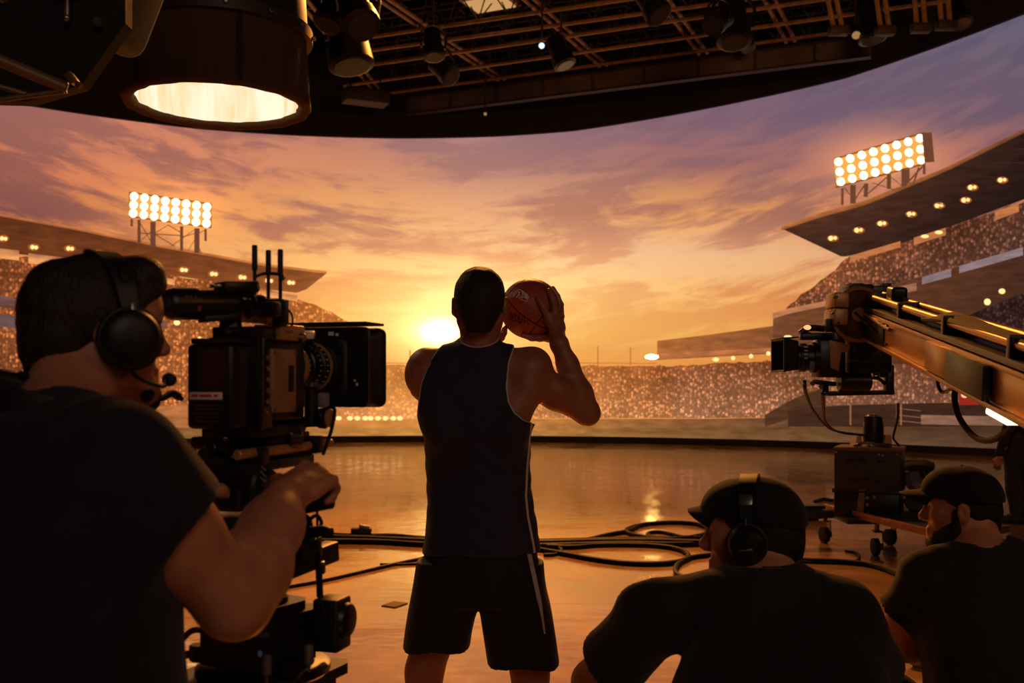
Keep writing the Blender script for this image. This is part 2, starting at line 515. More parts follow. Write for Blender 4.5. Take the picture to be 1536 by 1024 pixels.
def crowd_material(speck=1.0, scale=16.0):
    m, nt, out = new_mat('crowd_picture'); N, L = nt.nodes.new, nt.links.new
    uv = N('ShaderNodeUVMap'); uv.uv_map = 'UVMap'
    mp = N('ShaderNodeMapping'); mp.inputs['Scale'].default_value = (1, .8, 1); L(uv.outputs[0], mp.inputs['Vector'])
    vo = N('ShaderNodeTexVoronoi'); vo.voronoi_dimensions = '2D'; vo.inputs['Scale'].default_value = scale; vo.inputs['Randomness'].default_value = .9; L(mp.outputs[0], vo.inputs['Vector'])
    vb = N('ShaderNodeTexVoronoi'); vb.voronoi_dimensions = '2D'; vb.inputs['Scale'].default_value = scale * .62; L(mp.outputs[0], vb.inputs['Vector'])
    def dots(v, lo, hi, amps):
        sp = N('ShaderNodeSeparateColor'); L(v.outputs['Color'], sp.inputs[0])
        r = N('ShaderNodeValToRGB'); r.color_ramp.elements[0].color = (amps[0],) * 3 + (1,); r.color_ramp.elements[1].color = (amps[-1],) * 3 + (1,)
        for k, a in enumerate(amps[1:-1]): el = r.color_ramp.elements.new((k + 1) / (len(amps) - 1)); el.color = (a, a, a, 1)
        L(sp.outputs[0], r.inputs['Fac'])
        d = N('ShaderNodeMapRange'); d.interpolation_type = 'SMOOTHSTEP'; d.inputs['From Min'].default_value = lo; d.inputs['From Max'].default_value = hi
        d.inputs['To Min'].default_value = 1; d.inputs['To Max'].default_value = 0; L(v.outputs['Distance'], d.inputs['Value'])
        q = N('ShaderNodeMath'); q.operation = 'MULTIPLY'; L(r.outputs['Color'], q.inputs[0]); L(d.outputs['Result'], q.inputs[1]); return q.outputs[0]
    a1 = dots(vo, .18, .62, (.0, .15, .35, .8, 1.9)); a2 = dots(vb, .12, .5, (0, 0, .1, .5, 1.5))
    sm = N('ShaderNodeMath'); sm.operation = 'ADD'; L(a1, sm.inputs[0]); L(a2, sm.inputs[1])
    rp = N('ShaderNodeMath'); rp.operation = 'ADD'; L(sm.outputs[0], rp.inputs[0]); rp.inputs[1].default_value = .52
    ns = N('ShaderNodeTexNoise'); ns.inputs['Scale'].default_value = .9; ns.inputs['Detail'].default_value = 5; L(uv.outputs[0], ns.inputs['Vector'])
    mr = N('ShaderNodeMapRange'); mr.inputs['From Min'].default_value = .3; mr.inputs['From Max'].default_value = .7
    mr.inputs['To Min'].default_value = .62; mr.inputs['To Max'].default_value = 1.25; L(ns.outputs['Fac'], mr.inputs['Value'])
    a = N('ShaderNodeAttribute'); a.attribute_name = 'shadeA'
    k1 = N('ShaderNodeMix'); k1.data_type = 'RGBA'; wb = N('ShaderNodeAttribute'); wb.attribute_name = 'shadeB'; wm = N('ShaderNodeMath'); wm.operation = 'MULTIPLY_ADD'; L(wb.outputs['Fac'], wm.inputs[0]); wm.inputs[1].default_value = -.62 * speck; wm.inputs[2].default_value = speck; L(wm.outputs[0], k1.inputs['Factor'])
    k1.inputs['A'].default_value = (1, 1, 1, 1); L(rp.outputs[0], k1.inputs['B'])
    k2 = N('ShaderNodeVectorMath'); k2.operation = 'MULTIPLY'; L(a.outputs['Color'], k2.inputs[0]); L(k1.outputs['Result'], k2.inputs[1])
    k3 = N('ShaderNodeVectorMath'); k3.operation = 'SCALE'; L(k2.outputs[0], k3.inputs[0]); L(mr.outputs['Result'], k3.inputs['Scale'])
    e = N('ShaderNodeEmission'); L(k3.outputs[0], e.inputs['Color']); L(e.outputs[0], out.inputs['Surface'])
    m.cycles.emission_sampling = 'NONE'
    return m

def flat_material():
    m, nt, out = new_mat('stand_picture'); N, L = nt.nodes.new, nt.links.new
    uv = N('ShaderNodeUVMap'); uv.uv_map = 'UVMap'
    ns = N('ShaderNodeTexNoise'); ns.inputs['Scale'].default_value = 2.2; ns.inputs['Detail'].default_value = 6
    mp = N('ShaderNodeMapping'); mp.inputs['Scale'].default_value = (1, 4, 1); L(uv.outputs[0], mp.inputs['Vector']); L(mp.outputs[0], ns.inputs['Vector'])
    mr = N('ShaderNodeMapRange'); mr.inputs['From Min'].default_value = .3; mr.inputs['From Max'].default_value = .7
    mr.inputs['To Min'].default_value = .72; mr.inputs['To Max'].default_value = 1.25; L(ns.outputs['Fac'], mr.inputs['Value'])
    a = N('ShaderNodeAttribute'); a.attribute_name = 'shadeA'
    k3 = N('ShaderNodeVectorMath'); k3.operation = 'SCALE'; L(a.outputs['Color'], k3.inputs[0]); L(mr.outputs['Result'], k3.inputs['Scale'])
    e = N('ShaderNodeEmission'); L(k3.outputs[0], e.inputs['Color']); L(e.outputs[0], out.inputs['Surface'])
    m.cycles.emission_sampling = 'NONE'
    return m

led = thing('led_screen', scr_pt(0, 0), 'huge curved LED screen showing a stadium at sunset behind the basketball player', 'screen')
M_SKY, M_CROWD, M_STAND = sky_material(), crowd_material(), flat_material()
M_CROWD_S = crowd_material(.9, 17.0)

rows, ca, cb_ = [], [], []
NP, NZ = 170, 60
for i in range(NZ + 1):
    r, a_, b_ = [], [], []
    for j in range(NP + 1):
        phi = PHI0 + (PHI1 - PHI0) * j / NP
        z = SCR_Z0 + (scr_top(phi) - SCR_Z0) * i / NZ
        x, y = scr_px(phi, z); A, B = sky_cols(x, y)
        d2 = ((x - SUN[0]) / 1.15) ** 2 + (y - SUN[1]) ** 2
        e2 = ((x - SUN[0]) / 1.7) ** 2 + (y - SUN[1]) ** 2; core = 15 / (1 + e2 / 9.5 ** 2) ** 1.5 + math.exp(-d2 / (2 * 45 ** 2)) * .30
        halo = math.exp(-d2 / (2 * 105 ** 2)) * .26
        g = np.array(lin((255, 232, 150))) * core + np.array(lin((255, 186, 100))) * halo
        for (fx, fy, rx, ry) in ((257, 315, 85, 42), (1322, 240, 100, 48)):
            g = g + np.array(lin((255, 165, 70))) * .55 * math.exp(-(((x - fx) / rx) ** 2 + ((y - fy) / ry) ** 2) * 1.4)
        fade = min(1, max(.0, (2100 - abs(x - 768)) / 900)) * (.93 + .12 * math.exp(-((y - 420) / 70) ** 2))
        r.append((phi, z)); a_.append((A + g) * fade); b_.append((B + g) * fade)
    rows.append(r); ca.append(a_); cb_.append(b_)
scr_mesh('sky_image', M_SKY, rows, 0.0, led, (ca, cb_))

def band(name, mat, top, bot, c, off, parent, hz=1.0, nx=None, ny=6, label=None, jag=0):
    """picture region between two polylines of photo points; c = (top left, top right, bottom left, bottom right) or one colour"""
    if len(c) == 3 and not hasattr(c[0], '__len__'): c = (c, c, c, c)
    c = [np.array(lin(q)) for q in c]
    x0, x1 = max(top[0][0], bot[0][0]), min(top[-1][0], bot[-1][0])
    nx = nx or max(6, int((x1 - x0) / 12))
    rows, cols = [[] for _ in range(ny + 1)], [[] for _ in range(ny + 1)]
    rs = random.Random(name + str(x0)); wcol = [[] for _ in range(ny + 1)]
    for j in range(nx + 1):
        u = j / nx; x = x0 + (x1 - x0) * u
        yt = np.interp(x, [p[0] for p in top], [p[1] for p in top]) - (rs.uniform(0, jag) if jag else 0); yb = np.interp(x, [p[0] for p in bot], [p[1] for p in bot])
        for i in range(ny + 1):
            v = i / ny; y = yt + (yb - yt) * v
            rows[i].append(scr(x, y))
            col = (c[0] * (1 - u) + c[1] * u) * (1 - v) + (c[2] * (1 - u) + c[3] * u) * v
            cols[i].append(haze(col, x, y, hz)); wv = min(1, math.exp(-(((x - SUN[0]) / 1.5) ** 2 + (y - 560) ** 2) / (2 * 130 ** 2))); wcol[i].append((wv, wv, wv))
    o = scr_mesh(name, mat, rows, off, parent, (cols, wcol))
    if label: o['label'] = label
    return o

def spots(name, mat, pts, off, parent, label=None):
    for (x, y, r) in pts:
        rx, ry = (r, r) if np.isscalar(r) else r
        mb = MB(); V = []
        n = 14
        for k in range(n):
            V.append(mb.bm.verts.new(scr_pt(*scr(x + rx * math.cos(2 * math.pi * k / n), y + ry * math.sin(2 * math.pi * k / n)), off)))
        mb.bm.faces.new(V)
        o = mb.build(name, mat, parent)
        if label: o['label'] = label

M_LAMP = glow('floodlight_glow', (255, 236, 190), 3.0)
M_LAMP2 = glow('small_lamp_glow', (255, 205, 130), 1.6)
M_LAMP3 = glow('bright_lamp_glow', (255, 205, 120), 45.0)
M_HALO = glow('lamp_halo', (190, 104, 44), .8)
M_POLE = glow('pole_picture', (205, 118, 58), 1.0)
M_STRUT = glow('picture_steel', (112, 66, 46), 1.0)

# ---- far end stand in the middle of the picture
far = band('far_stand', M_CROWD_S, [(440, 546), (620, 548), (800, 550), (1010, 550), (1090, 546), (1200, 540), (1540, 545)], [(440, 628), (1150, 626), (1200, 612), (1250, 608), (1540, 600)],
           ((205, 98, 48), (96, 56, 44), (235, 150, 96), (104, 66, 52)), .015, led, .75, 110, 8, 'packed far stand low across the middle of the picture', jag=3)
band('stand_wall', M_STAND, [(986, 511), (1040, 505), (1100, 497), (1165, 488)], [(986, 540), (1165, 530)], ((150, 80, 46), (118, 66, 44), (160, 86, 50), (120, 66, 44)), .02, far, .8)
band('stand_ledge', M_STAND, [(986, 531), (1165, 521)], [(986, 537), (1165, 528)], (176, 100, 62), .025, far, .8)
band('boundary_boards', M_STAND, [(440, 628), (1060, 628), (1185, 626)], [(440, 641), (1185, 642)], ((190, 110, 56), (74, 48, 42), (170, 98, 52), (84, 56, 46)), .02, far, .9)
spots('lamp', M_LAMP3, [(978, 535, (10, 3.6))], .03, far)
spots('lamp', M_LAMP2, [(1074, 539, (5, 3)), (1100, 537, 3.2), (1127, 534, 3.2), (1153, 530, 3.2)] + [(x, 627, (4.5, 3.2)) for x in (508, 525, 536, 548, 556, 567, 578, 590, 600)], .03, far)
for x, y0, y1 in ((897, 519, 549), (946, 521, 548), (573, 524, 547), (615, 525, 547)):
    MB().bar(scr_pt(*scr(x, y0), .02), scr_pt(*scr(x, y1), .02), .03, .01).build('light_pole', M_POLE, far)
for x0, x1 in ((560, 640), (830, 985)): MB().bar(scr_pt(*scr(x0, 544), .02), scr_pt(*scr(x1, 545), .02), .02, .02).build('guard_rail', M_POLE, far)
# ---- right grandstand
rs_ = band('right_grandstand', M_STAND, [(1160, 472), (1182, 464), (1290, 441), (1536, 372), (1620, 346)], [(1160, 548), (1350, 560), (1536, 572), (1620, 575)],
           ((108, 60, 40), (60, 36, 28), (92, 50, 34), (54, 32, 26)), .03, led, .6, label='stand wall of the grandstand on the right of the picture')
band('crowd', M_CROWD, [(1180, 462), (1222, 432), (1257, 404), (1276, 384), (1330, 372), (1400, 350), (1536, 306), (1620, 280)], [(1180, 464), (1290, 441), (1536, 372), (1620, 346)],
     ((150, 82, 48), (70, 43, 37), (124, 72, 54), (88, 58, 50)), .04, rs_, .6, 60, 8, jag=5)
band('crowd', M_CROWD, [(1380, 512), (1460, 470), (1536, 440), (1620, 415)], [(1380, 560), (1536, 560), (1620, 555)], ((60, 38, 34), (52, 34, 32), (86, 54, 44), (80, 50, 42)), .04, rs_, .3)
band('crowd', M_CROWD_S, [(1010, 553), (1160, 541), (1330, 545), (1620, 552)], [(1010, 627), (1150, 626), (1240, 612), (1330, 608), (1460, 600), (1620, 600)], ((150, 82, 52), (84, 52, 44), (182, 120, 86), (92, 60, 50)), .045, rs_, .6, 50, 8)
for q, (xa, ya, xb, yb) in enumerate(((1384, 416, 1428, 403), (1440, 399, 1536, 371), (1300, 441, 1376, 424))):
    band('fascia_board', M_STAND, [(xa, ya), (xb, yb)], [(xa, ya + 11), (xb, yb + 12)], ((140, 118, 122) if q < 2 else (150, 100, 74)), .05, rs_, .3)
band('stand_ledge', M_STAND, [(1160, 470), (1182, 463), (1240, 451)], [(1160, 478), (1182, 471), (1240, 459)], (186, 118, 84), .05, rs_, .5)
band('stair_wall', M_STAND, [(1148, 622), (1190, 598), (1240, 580)], [(1148, 640), (1190, 626), (1240, 610)], (66, 39, 29), .052, rs_, .4)
rf = band('roof', M_STAND, [(1173, 342), (1230, 322), (1300, 303), (1420, 254), (1536, 197), (1620, 155)], [(1173, 343), (1265, 386), (1330, 373), (1400, 350), (1536, 300), (1620, 268)],
          ((84, 48, 34), (34, 22, 20), (58, 34, 27), (28, 18, 17)), .055, rs_, .2, 60)
band('roof_edge', M_STAND, [(1173, 340), (1230, 320), (1300, 301), (1420, 252), (1536, 195), (1620, 153)], [(1173, 346), (1230, 327), (1300, 308), (1420, 258), (1536, 201), (1620, 159)], ((190, 112, 62), (120, 72, 46), (150, 86, 50), (100, 60, 40)), .065, rs_, .4)
for (x0, y0, x1, y1, h) in ((1276, 384, 1352, 362, 9), (1372, 357, 1420, 342, 11), (1494, 318, 1530, 305, 13)):
    band('concourse_window', M_STAND, [(x0, y0), (x1, y1)], [(x0, y0 + h), (x1, y1 + h)], (196, 118, 72), .06, rs_, .3)
mbt = MB()
for k in range(9):
    u = k / 8; xa, ya = 1190 + 330 * u, 350 - 5 * u - 120 * u ** 1.25
    mbt.bar(scr_pt(*scr(xa, ya), .075), scr_pt(*scr(xa + 70 - 10 * u, ya + 24 - 26 * u), .075), .06, .012)
mbt.build('roof_beam', glow('beam_picture', (62, 38, 30), 1.0), rs_)
rl = [(1248, 358), (1287, 346), (1322, 336), (1366, 322), (1408, 309), (1448, 301), (1458, 282), (1503, 271)]
spots('roof_lamp_and_halo', M_HALO, [(x + 3, y, (9, 5)) for x, y in rl], .09, rs_)  # glow round each lamp painted as flat halo discs behind it
spots('roof_lamp_and_halo', M_LAMP2, [(x, y, 3.6) for x, y in rl] + [(x + 6.5, y - .5, 2.6) for x, y in rl], .096, rs_)
spots('roof_lamp_and_halo', M_LAMP2, [(1389, 355, (6, 2.6)), (1410, 349, (6, 2.6)), (1505, 437, (5, 4)), (1483, 453, (5, 5)), (1183, 505, (6, 2.2))], .075, rs_)
band('boundary_boards', M_STAND, [(1183, 616), (1250, 608), (1400, 604), (1620, 600)], [(1183, 640), (1400, 640), (1620, 640)], (58, 35, 27), .06, rs_, .2)
band('white_boards', M_STAND, [(1383, 622), (1490, 624), (1560, 625)], [(1383, 636), (1490, 638), (1560, 639)], ((150, 106, 82), (128, 92, 76), (140, 98, 76), (120, 84, 70)), .066, rs_, .2)
sg = band('video_sign', glow('sign_red', (150, 40, 28), 1.0), [(1440, 583), (1470, 582)], [(1440, 607), (1470, 607)], (150, 40, 28), .07, rs_, 0, label='small red video sign with two pale blobs')
spots('sign_mark', glow('sign_mark_glow', (255, 190, 140), 1.2), [(1449, 592, (5.5, 4.5)), (1460, 591, (6, 5))], .078, sg)
mbr = MB()
for x in (1277, 1347, 1353): mbr.bar(scr_pt(*scr(x, 606), .07), scr_pt(*scr(x, 637), .07), .03, .012)
for y in (612, 622, 630): mbr.bar(scr_pt(*scr(1347, y), .07), scr_pt(*scr(1383, y + 4), .07), .02, .012)
mbr.build('guard_rail', glow('rail_picture', (150, 100, 70), 1.0), rs_)
# ---- left grandstand
ls = band('left_grandstand', M_CROWD, [(-560, 300), (-60, 372), (0, 384), (100, 396), (250, 414), (400, 436), (430, 446), (470, 458), (495, 470), (520, 482), (560, 508)], [(-560, 640), (-60, 628), (250, 628), (430, 628), (560, 548)],
          ((76, 44, 37), (195, 102, 48), (98, 56, 46), (215, 120, 62)), .03, led, .45, 90, 12, 'crowded grandstand on the left of the picture', jag=5)
band('fascia_board', M_STAND, [(-560, 350), (-60, 432), (0, 443), (60, 456), (250, 482)], [(-560, 370), (-60, 450), (0, 460), (60, 470), (250, 493)], ((96, 82, 94), (120, 78, 68), (60, 44, 48), (100, 60, 50)), .04, ls, .3)
band('fascia_board', M_STAND, [(-560, 400), (-60, 462), (0, 470), (60, 480)], [(-560, 420), (-60, 482), (0, 490), (60, 498)], (104, 78, 80), .04, ls, .3)
band('roof', M_STAND, [(-560, 225), (-60, 312), (0, 322), (100, 340), (250, 370), (400, 397), (490, 408)], [(-560, 290), (-60, 372), (0, 378), (100, 390), (250, 412), (400, 434), (452, 440), (490, 410)],
     ((56, 30, 21), (112, 56, 30), (36, 20, 15), (140, 70, 36)), .045, ls, .2, 70)
band('roof_edge', M_STAND, [(-560, 224), (-60, 311), (0, 321), (100, 339), (250, 369), (400, 396), (490, 407)], [(-560, 229), (-60, 315), (0, 325), (100, 343), (250, 373), (400, 400), (490, 411)], ((150, 88, 62), (214, 128, 70), (120, 70, 50), (190, 104, 56)), .055, ls, .3)
for (x0, y0, x1, y1, h) in ((-40, 368, 28, 376, 15), (42, 380, 105, 388, 15), (245, 416, 262, 419, 9), (392, 435, 446, 443, 9)):
    band('concourse_window', M_STAND, [(x0, y0), (x1, y1)], [(x0, y0 + h), (x1, y1 + h)], ((190, 122, 84), (190, 122, 84), (250, 170, 96), (250, 170, 96)), .052, ls, .3)
ll = [(2, 358), (48, 371), (102, 373), (145, 380), (230, 396), (273, 405), (318, 411), (361, 416), (401, 421), (434, 424)]
spots('roof_lamp_and_halo', M_HALO, [(x + 2, y, (9, 5.5)) for x, y in ll], .06, ls)  # flat discs paint a halo behind each of these lamps
spots('roof_lamp_and_halo', M_LAMP2, [(x, y, 3.2) for x, y in ll] + [(x + 5.5, y + .5, 2.8) for x, y in ll] + [(265, 484, (5, 4)), (299, 507, 2.5)], .066, ls)
bt = band('tower_block', M_STAND, [(545, 497), (569, 500)], [(545, 548), (567, 548)], ((222, 122, 58), (214, 116, 54), (206, 104, 46), (210, 108, 48)), .05, ls, .15)
spots('lamp', M_LAMP2, [(559, 531, (4.5, 2.6))], .06, bt)
band('pitch_side', M_STAND, [(-560, 626), (-60, 616), (180, 612), (300, 606), (440, 624)], [(-560, 660), (-60, 642), (440, 642)], ((120, 70, 48), (190, 116, 66), (110, 66, 48), (180, 108, 62)), .05, ls, .4)
# ---- floodlights on their towers
def floodlight(quad, struts, label, side):
    tl, tr, br, bl = [np.array(p, float) for p in quad]
    fr = band('floodlight', M_STAND, [tl, tr], [bl, br], (150, 84, 44), .08, led, .1, 16, 4, label)
    inner = glow('floodlight_panel_' + side, (255, 176, 84), 1.0)
    def q(u, v): return (tl * (1 - u) + tr * u) * (1 - v) + (bl * (1 - u) + br * u) * v
    pm = MB(); pm.grid([[scr_pt(*scr(*q(.015 + .97 * u / 16, v)), .086) for u in range(17)] for v in (.06, .94)]); pm.build('lamp_panel', inner, fr)
    spots('lamp', M_LAMP, [(*q((c + .5) / 8, (r + .5) / 3), 6.2) for r in range(3) for c in range(8)], .094, fr)
    sm = MB()
    for (xa, ya, xb, yb, w) in struts: sm.bar(scr_pt(*scr(xa, ya), .078), scr_pt(*scr(xb, yb), .078), w * 1.7, .012)
    sm.build('tower_frame', M_STRUT, fr)
floodlight([(193, 288), (318, 306), (317, 343), (191, 326)],
           [(208, 330, 208, 366, .04), (229, 333, 229, 371, .07), (272, 340, 272, 376, .04), (295, 343, 295, 380, .07), (208, 350, 272, 354, .04), (208, 332, 229, 368, .03), (229, 345, 208, 364, .03), (229, 350, 262, 370, .03), (229, 352, 252, 338, .03), (252, 338, 272, 350, .03), (272, 356, 295, 350, .03), (256, 370, 290, 346, .03), (295, 355, 282, 376, .03), (308, 344, 308, 362, .03), (295, 352, 308, 345, .03), (197, 329, 197, 340, .03), (295, 365, 302, 381, .03)],
           'bank of white floodlights on a steel tower above the left grandstand', 'left')
floodlight([(1250, 239), (1390, 198), (1393, 247), (1255, 283)],
           [(1281, 278, 1281, 306, .07), (1360, 254, 1360, 280, .1), (1301, 276, 1300, 296, .05), (1335, 262, 1335, 284, .05), (1265, 283, 1265, 308, .03), (1281, 304, 1300, 276, .03), (1268, 282, 1284, 302, .03), (1300, 294, 1335, 264, .03), (1335, 264, 1358, 282, .03), (1310, 275, 1345, 286, .03), (1362, 276, 1386, 250, .04), (1372, 276, 1380, 252, .04), (1388, 248, 1388, 262, .03), (1392, 200, 1396, 244, .12)],
           'bank of white floodlights on a steel tower above the right grandstand', 'right')
# ---- ground strip at the foot of the picture
band('ground_image', M_STAND, [(-560, 648), (-60, 640), (250, 641), (620, 641), (900, 641), (1250, 640), (1540, 640), (1620, 640)], [(-560, 716), (-60, 668), (250, 662), (620, 659), (900, 659), (1250, 662), (1540, 676), (1620, 684)],
     ((104, 66, 46), (58, 40, 30), (128, 88, 60), (84, 60, 44)), .09, led, 1.1, 90, 4)

# ================================================================ ROOM SHELL
def floor_material():
    m, nt, out = new_mat('polished_concrete'); N, L = nt.nodes.new, nt.links.new
    tc = N('ShaderNodeTexCoord')
    def noise(sc, det, st=(1, 1, 1), rough=.6):
        mp = N('ShaderNodeMapping'); mp.inputs['Scale'].default_value = st; L(tc.outputs['Object'], mp.inputs['Vector'])
        n = N('ShaderNodeTexNoise'); n.inputs['Scale'].default_value = sc; n.inputs['Detail'].default_value = det; n.inputs['Roughness'].default_value = rough
        L(mp.outputs[0], n.inputs['Vector']); return n.outputs['Fac']
    b = N('ShaderNodeBsdfPrincipled')
    n1 = noise(.9, 8, (1, .6, 1)); n2 = noise(.35, 3); n3 = noise(7, 6, (1, .5, 1)); n4 = noise(.8, 4, (.75, 1.25, 1))
    rp = N('ShaderNodeValToRGB'); rp.color_ramp.elements[0].position = .3; rp.color_ramp.elements[1].position = .72
    rp.color_ramp.elements[0].color = (.15, .08, .036, 1); rp.color_ramp.elements[1].color = (.52, .30, .14, 1)
    L(n1, rp.inputs['Fac'])
    sx = N('ShaderNodeSeparateXYZ'); L(tc.outputs['Object'], sx.inputs[0])
    cmpn = N('ShaderNodeMath'); cmpn.operation = 'COMPARE'; cmpn.inputs[1].default_value = 6.86 - 10.5; cmpn.inputs[2].default_value = .007; L(sx.outputs['Y'], cmpn.inputs[0])
    jm = N('ShaderNodeMix'); jm.data_type = 'RGBA'; jm.inputs['B'].default_value = (.012, .008, .005, 1); L(cmpn.outputs[0], jm.inputs['Factor']); L(rp.outputs['Color'], jm.inputs['A']); L(jm.outputs['Result'], b.inputs['Base Color'])
    ad = N('ShaderNodeMath'); ad.operation = 'ADD'; L(n1, ad.inputs[0]); L(n3, ad.inputs[1])
    mr = N('ShaderNodeMapRange'); mr.inputs['From Min'].default_value = .7; mr.inputs['From Max'].default_value = 1.3
    mr.inputs['To Min'].default_value = .03; mr.inputs['To Max'].default_value = .22; L(ad.outputs[0], mr.inputs['Value'])
    L(mr.outputs['Result'], b.inputs['Roughness'])
    b.inputs['IOR'].default_value = 3.0
    b.inputs['Specular Tint'].default_value = (1, .76, .46, 1)
    ad2 = N('ShaderNodeMath'); ad2.operation = 'MULTIPLY_ADD'; L(n3, ad2.inputs[0]); ad2.inputs[1].default_value = .035; L(n4, ad2.inputs[2])
    bp = N('ShaderNodeBump'); bp.inputs['Strength'].default_value = .42; bp.inputs['Distance'].default_value = .028
    L(ad2.outputs[0], bp.inputs['Height']); L(bp.outputs['Normal'], b.inputs['Normal'])
    L(b.outputs['BSDF'], out.inputs['Surface'])
    return m

def quad(name, pts, mat, thick=None):
    mb = MB(); mb.bm.faces.new([mb.bm.verts.new(p) for p in pts])
    if thick is not None:
        f = mb.bm.faces[:]; r = bmesh.ops.extrude_face_region(mb.bm, geom=f)
        bmesh.ops.translate(mb.bm, verts=[v for v in r['geom'] if isinstance(v, bmesh.types.BMVert)], vec=thick)
    return tag(mb.build(name, mat, None, False), kind='structure')
M_DARK = pbr('black_studio_paint', (18, 15, 14), .8, var=.3, scale=2)
XL, XR, YB, YF, ZC = -19.0, 19.0, -6.0, 27.0, 11.5
quad('floor', [(XL, YB, 0), (XR, YB, 0), (XR, YF, 0), (XL, YF, 0)], floor_material(), (0, 0, -.2))
quad('ceiling', [(XL, YB, ZC), (XL, YF, ZC), (XR, YF, ZC), (XR, YB, ZC)], M_DARK, (0, 0, .2))
quad('wall_left', [(XL, YB, 0), (XL, YF, 0), (XL, YF, ZC), (XL, YB, ZC)], M_DARK, (-.2, 0, 0))
quad('wall_right', [(XR, YB, 0), (XR, YB, ZC), (XR, YF, ZC), (XR, YF, 0)], M_DARK, (.2, 0, 0))
quad('wall_back', [(XL, YF, 0), (XR, YF, 0), (XR, YF, ZC), (XL, YF, ZC)], M_DARK, (0, .2, 0))
quad('wall_front', [(XL, YB, 0), (XL, YB, ZC), (XR, YB, ZC), (XR, YB, 0)], M_DARK, (0, -.2, 0))
# saw-cut joint in the floor is part of its look; a dark plinth carries the screen
def arc_strip(name, z0, z1, r0, r1, mat, n=120, p0=PHI0, p1=PHI1, zf=None):
    mb = MB(); prof = []
    for j in range(n + 1):
        phi = p0 + (p1 - p0) * j / n
        zz0, zz1 = (z0, z1) if zf is None else zf(phi)
        prof.append([scr_pt(phi, zz0, r0), scr_pt(phi, zz0, r1), scr_pt(phi, zz1, r1), scr_pt(phi, zz1, r0), scr_pt(phi, zz0, r0)])
    mb.grid(prof); bmesh.ops.remove_doubles(mb.bm, verts=mb.bm.verts, dist=1e-5)
    return mb
tag(arc_strip('trim_1', 0.0, .155, -.3, .16, M_DARK).build('trim_1', pbr('plinth_black', (20, 15, 13), .6), None), kind='structure')
arc_strip('b', .16, 9, -.35, -.05, None, zf=lambda p: (.16, scr_top(p))).build('cabinet_backing', pbr('led_cabinet', (14, 14, 15), .7), led)
# black masking drape round the top of the screen
M_DRAPE = pbr('black_drape', (26, 20, 17), .9, var=.3, scale=3, bump=.3, bscale=6, stretch=(8, 8, .3))
mb = MB(); rows_ = []
for j in range(241):
    phi = PHI0 + (PHI1 - PHI0) * j / 240; w = .05 * math.sin(j * 1.7) + .03 * math.sin(j * .61)
    rows_.append([scr_pt(phi, scr_top(phi), .10), scr_pt(phi, scr_top(phi) + .05, .12), scr_pt(phi, 9.4, .16 + w), scr_pt(phi, 9.45, -.1), scr_pt(phi, scr_top(phi), -.1), scr_pt(phi, scr_top(phi), .10)])
mb.grid(rows_)
tag(mb.build('masking_drape', M_DRAPE, None), 'long black masking drape hanging along the top edge of the curved screen', 'drape')
# ================================================================ LIGHTING GRID
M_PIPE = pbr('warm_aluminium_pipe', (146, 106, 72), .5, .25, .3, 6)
M_PIPE_D = pbr('dim_pipe', (48, 36, 28), .6, .3, .3, 6)  # darker pipe copy: upper chords and lattice painted dimmer, as in weaker light
M_BLACK = pbr('black_metal', (14, 13, 13), .42, .3, .25, 20)
M_BLACKP = pbr('black_plastic', (15, 14, 14), .5, 0, .25, 40, bump=.08, bscale=900)
M_RUB = pbr('black_rubber', (12, 11, 11), .7, 0, .2, 40)
M_CHROME = pbr('worn_steel', (150, 140, 128), .3, .9, .15, 30)
ZG = 8.55
def ceil(x, y, z=ZG):
    Y = F_PX * (z - CAM_H) / (HZ - y)
    return np.array([(x - CX_PX) / F_PX * Y, Y, z])

def truss(p, q, label, group, ext0=0, ext1=0, h=.55, w=.24, r=.035, n=None, mat=None):
    a, b = ceil(*p), ceil(*q); d = unit(b - a); a = a - d * ext0; b = b + d * ext1
    t = thing('lighting_truss', (a + b) / 2, label, 'truss', group)
    s = unit(np.cross(d, (0, 0, 1))); up = np.array([0, 0, h])
    L = np.linalg.norm(b - a); n = n or int(L / .62)
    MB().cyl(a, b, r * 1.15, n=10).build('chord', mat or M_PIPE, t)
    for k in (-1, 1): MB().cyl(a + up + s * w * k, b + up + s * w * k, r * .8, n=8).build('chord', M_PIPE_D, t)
    mb = MB()
    for i in range(n):
        A, B = a + d * L * i / n, a + d * L * (i + 1) / n; C = (A + B) / 2 + up
        for k in (-1, 1):
            mb.cyl(A, C + s * w * k, .014, n=5); mb.cyl(C + s * w * k, B, .014, n=5)
        mb.cyl(C - s * w, C + s * w, .014, n=5)
    mb.build('lattice', M_PIPE_D, t)
    return t
GA = 'long trusses of the ceiling grid running across'
for p, q, lab, e1 in (((545, 145), (1284, 45), 'long ceiling truss nearest the top edge of the screen', .3),
                  ((548, 124), (1300, 18), 'long ceiling truss, second from the top edge of the screen', 1.5),
                  ((552, 98), (1200, 4), 'long ceiling truss, third from the top edge of the screen', 2),
                  ((552, 76), (1010, 14), 'long ceiling truss, fourth from the top edge of the screen', 4),
                  ((538, 58), (880, 8), 'long ceiling truss, fifth from the top edge of the screen', 5)):
    truss(p, q, lab, GA, .6, e1)
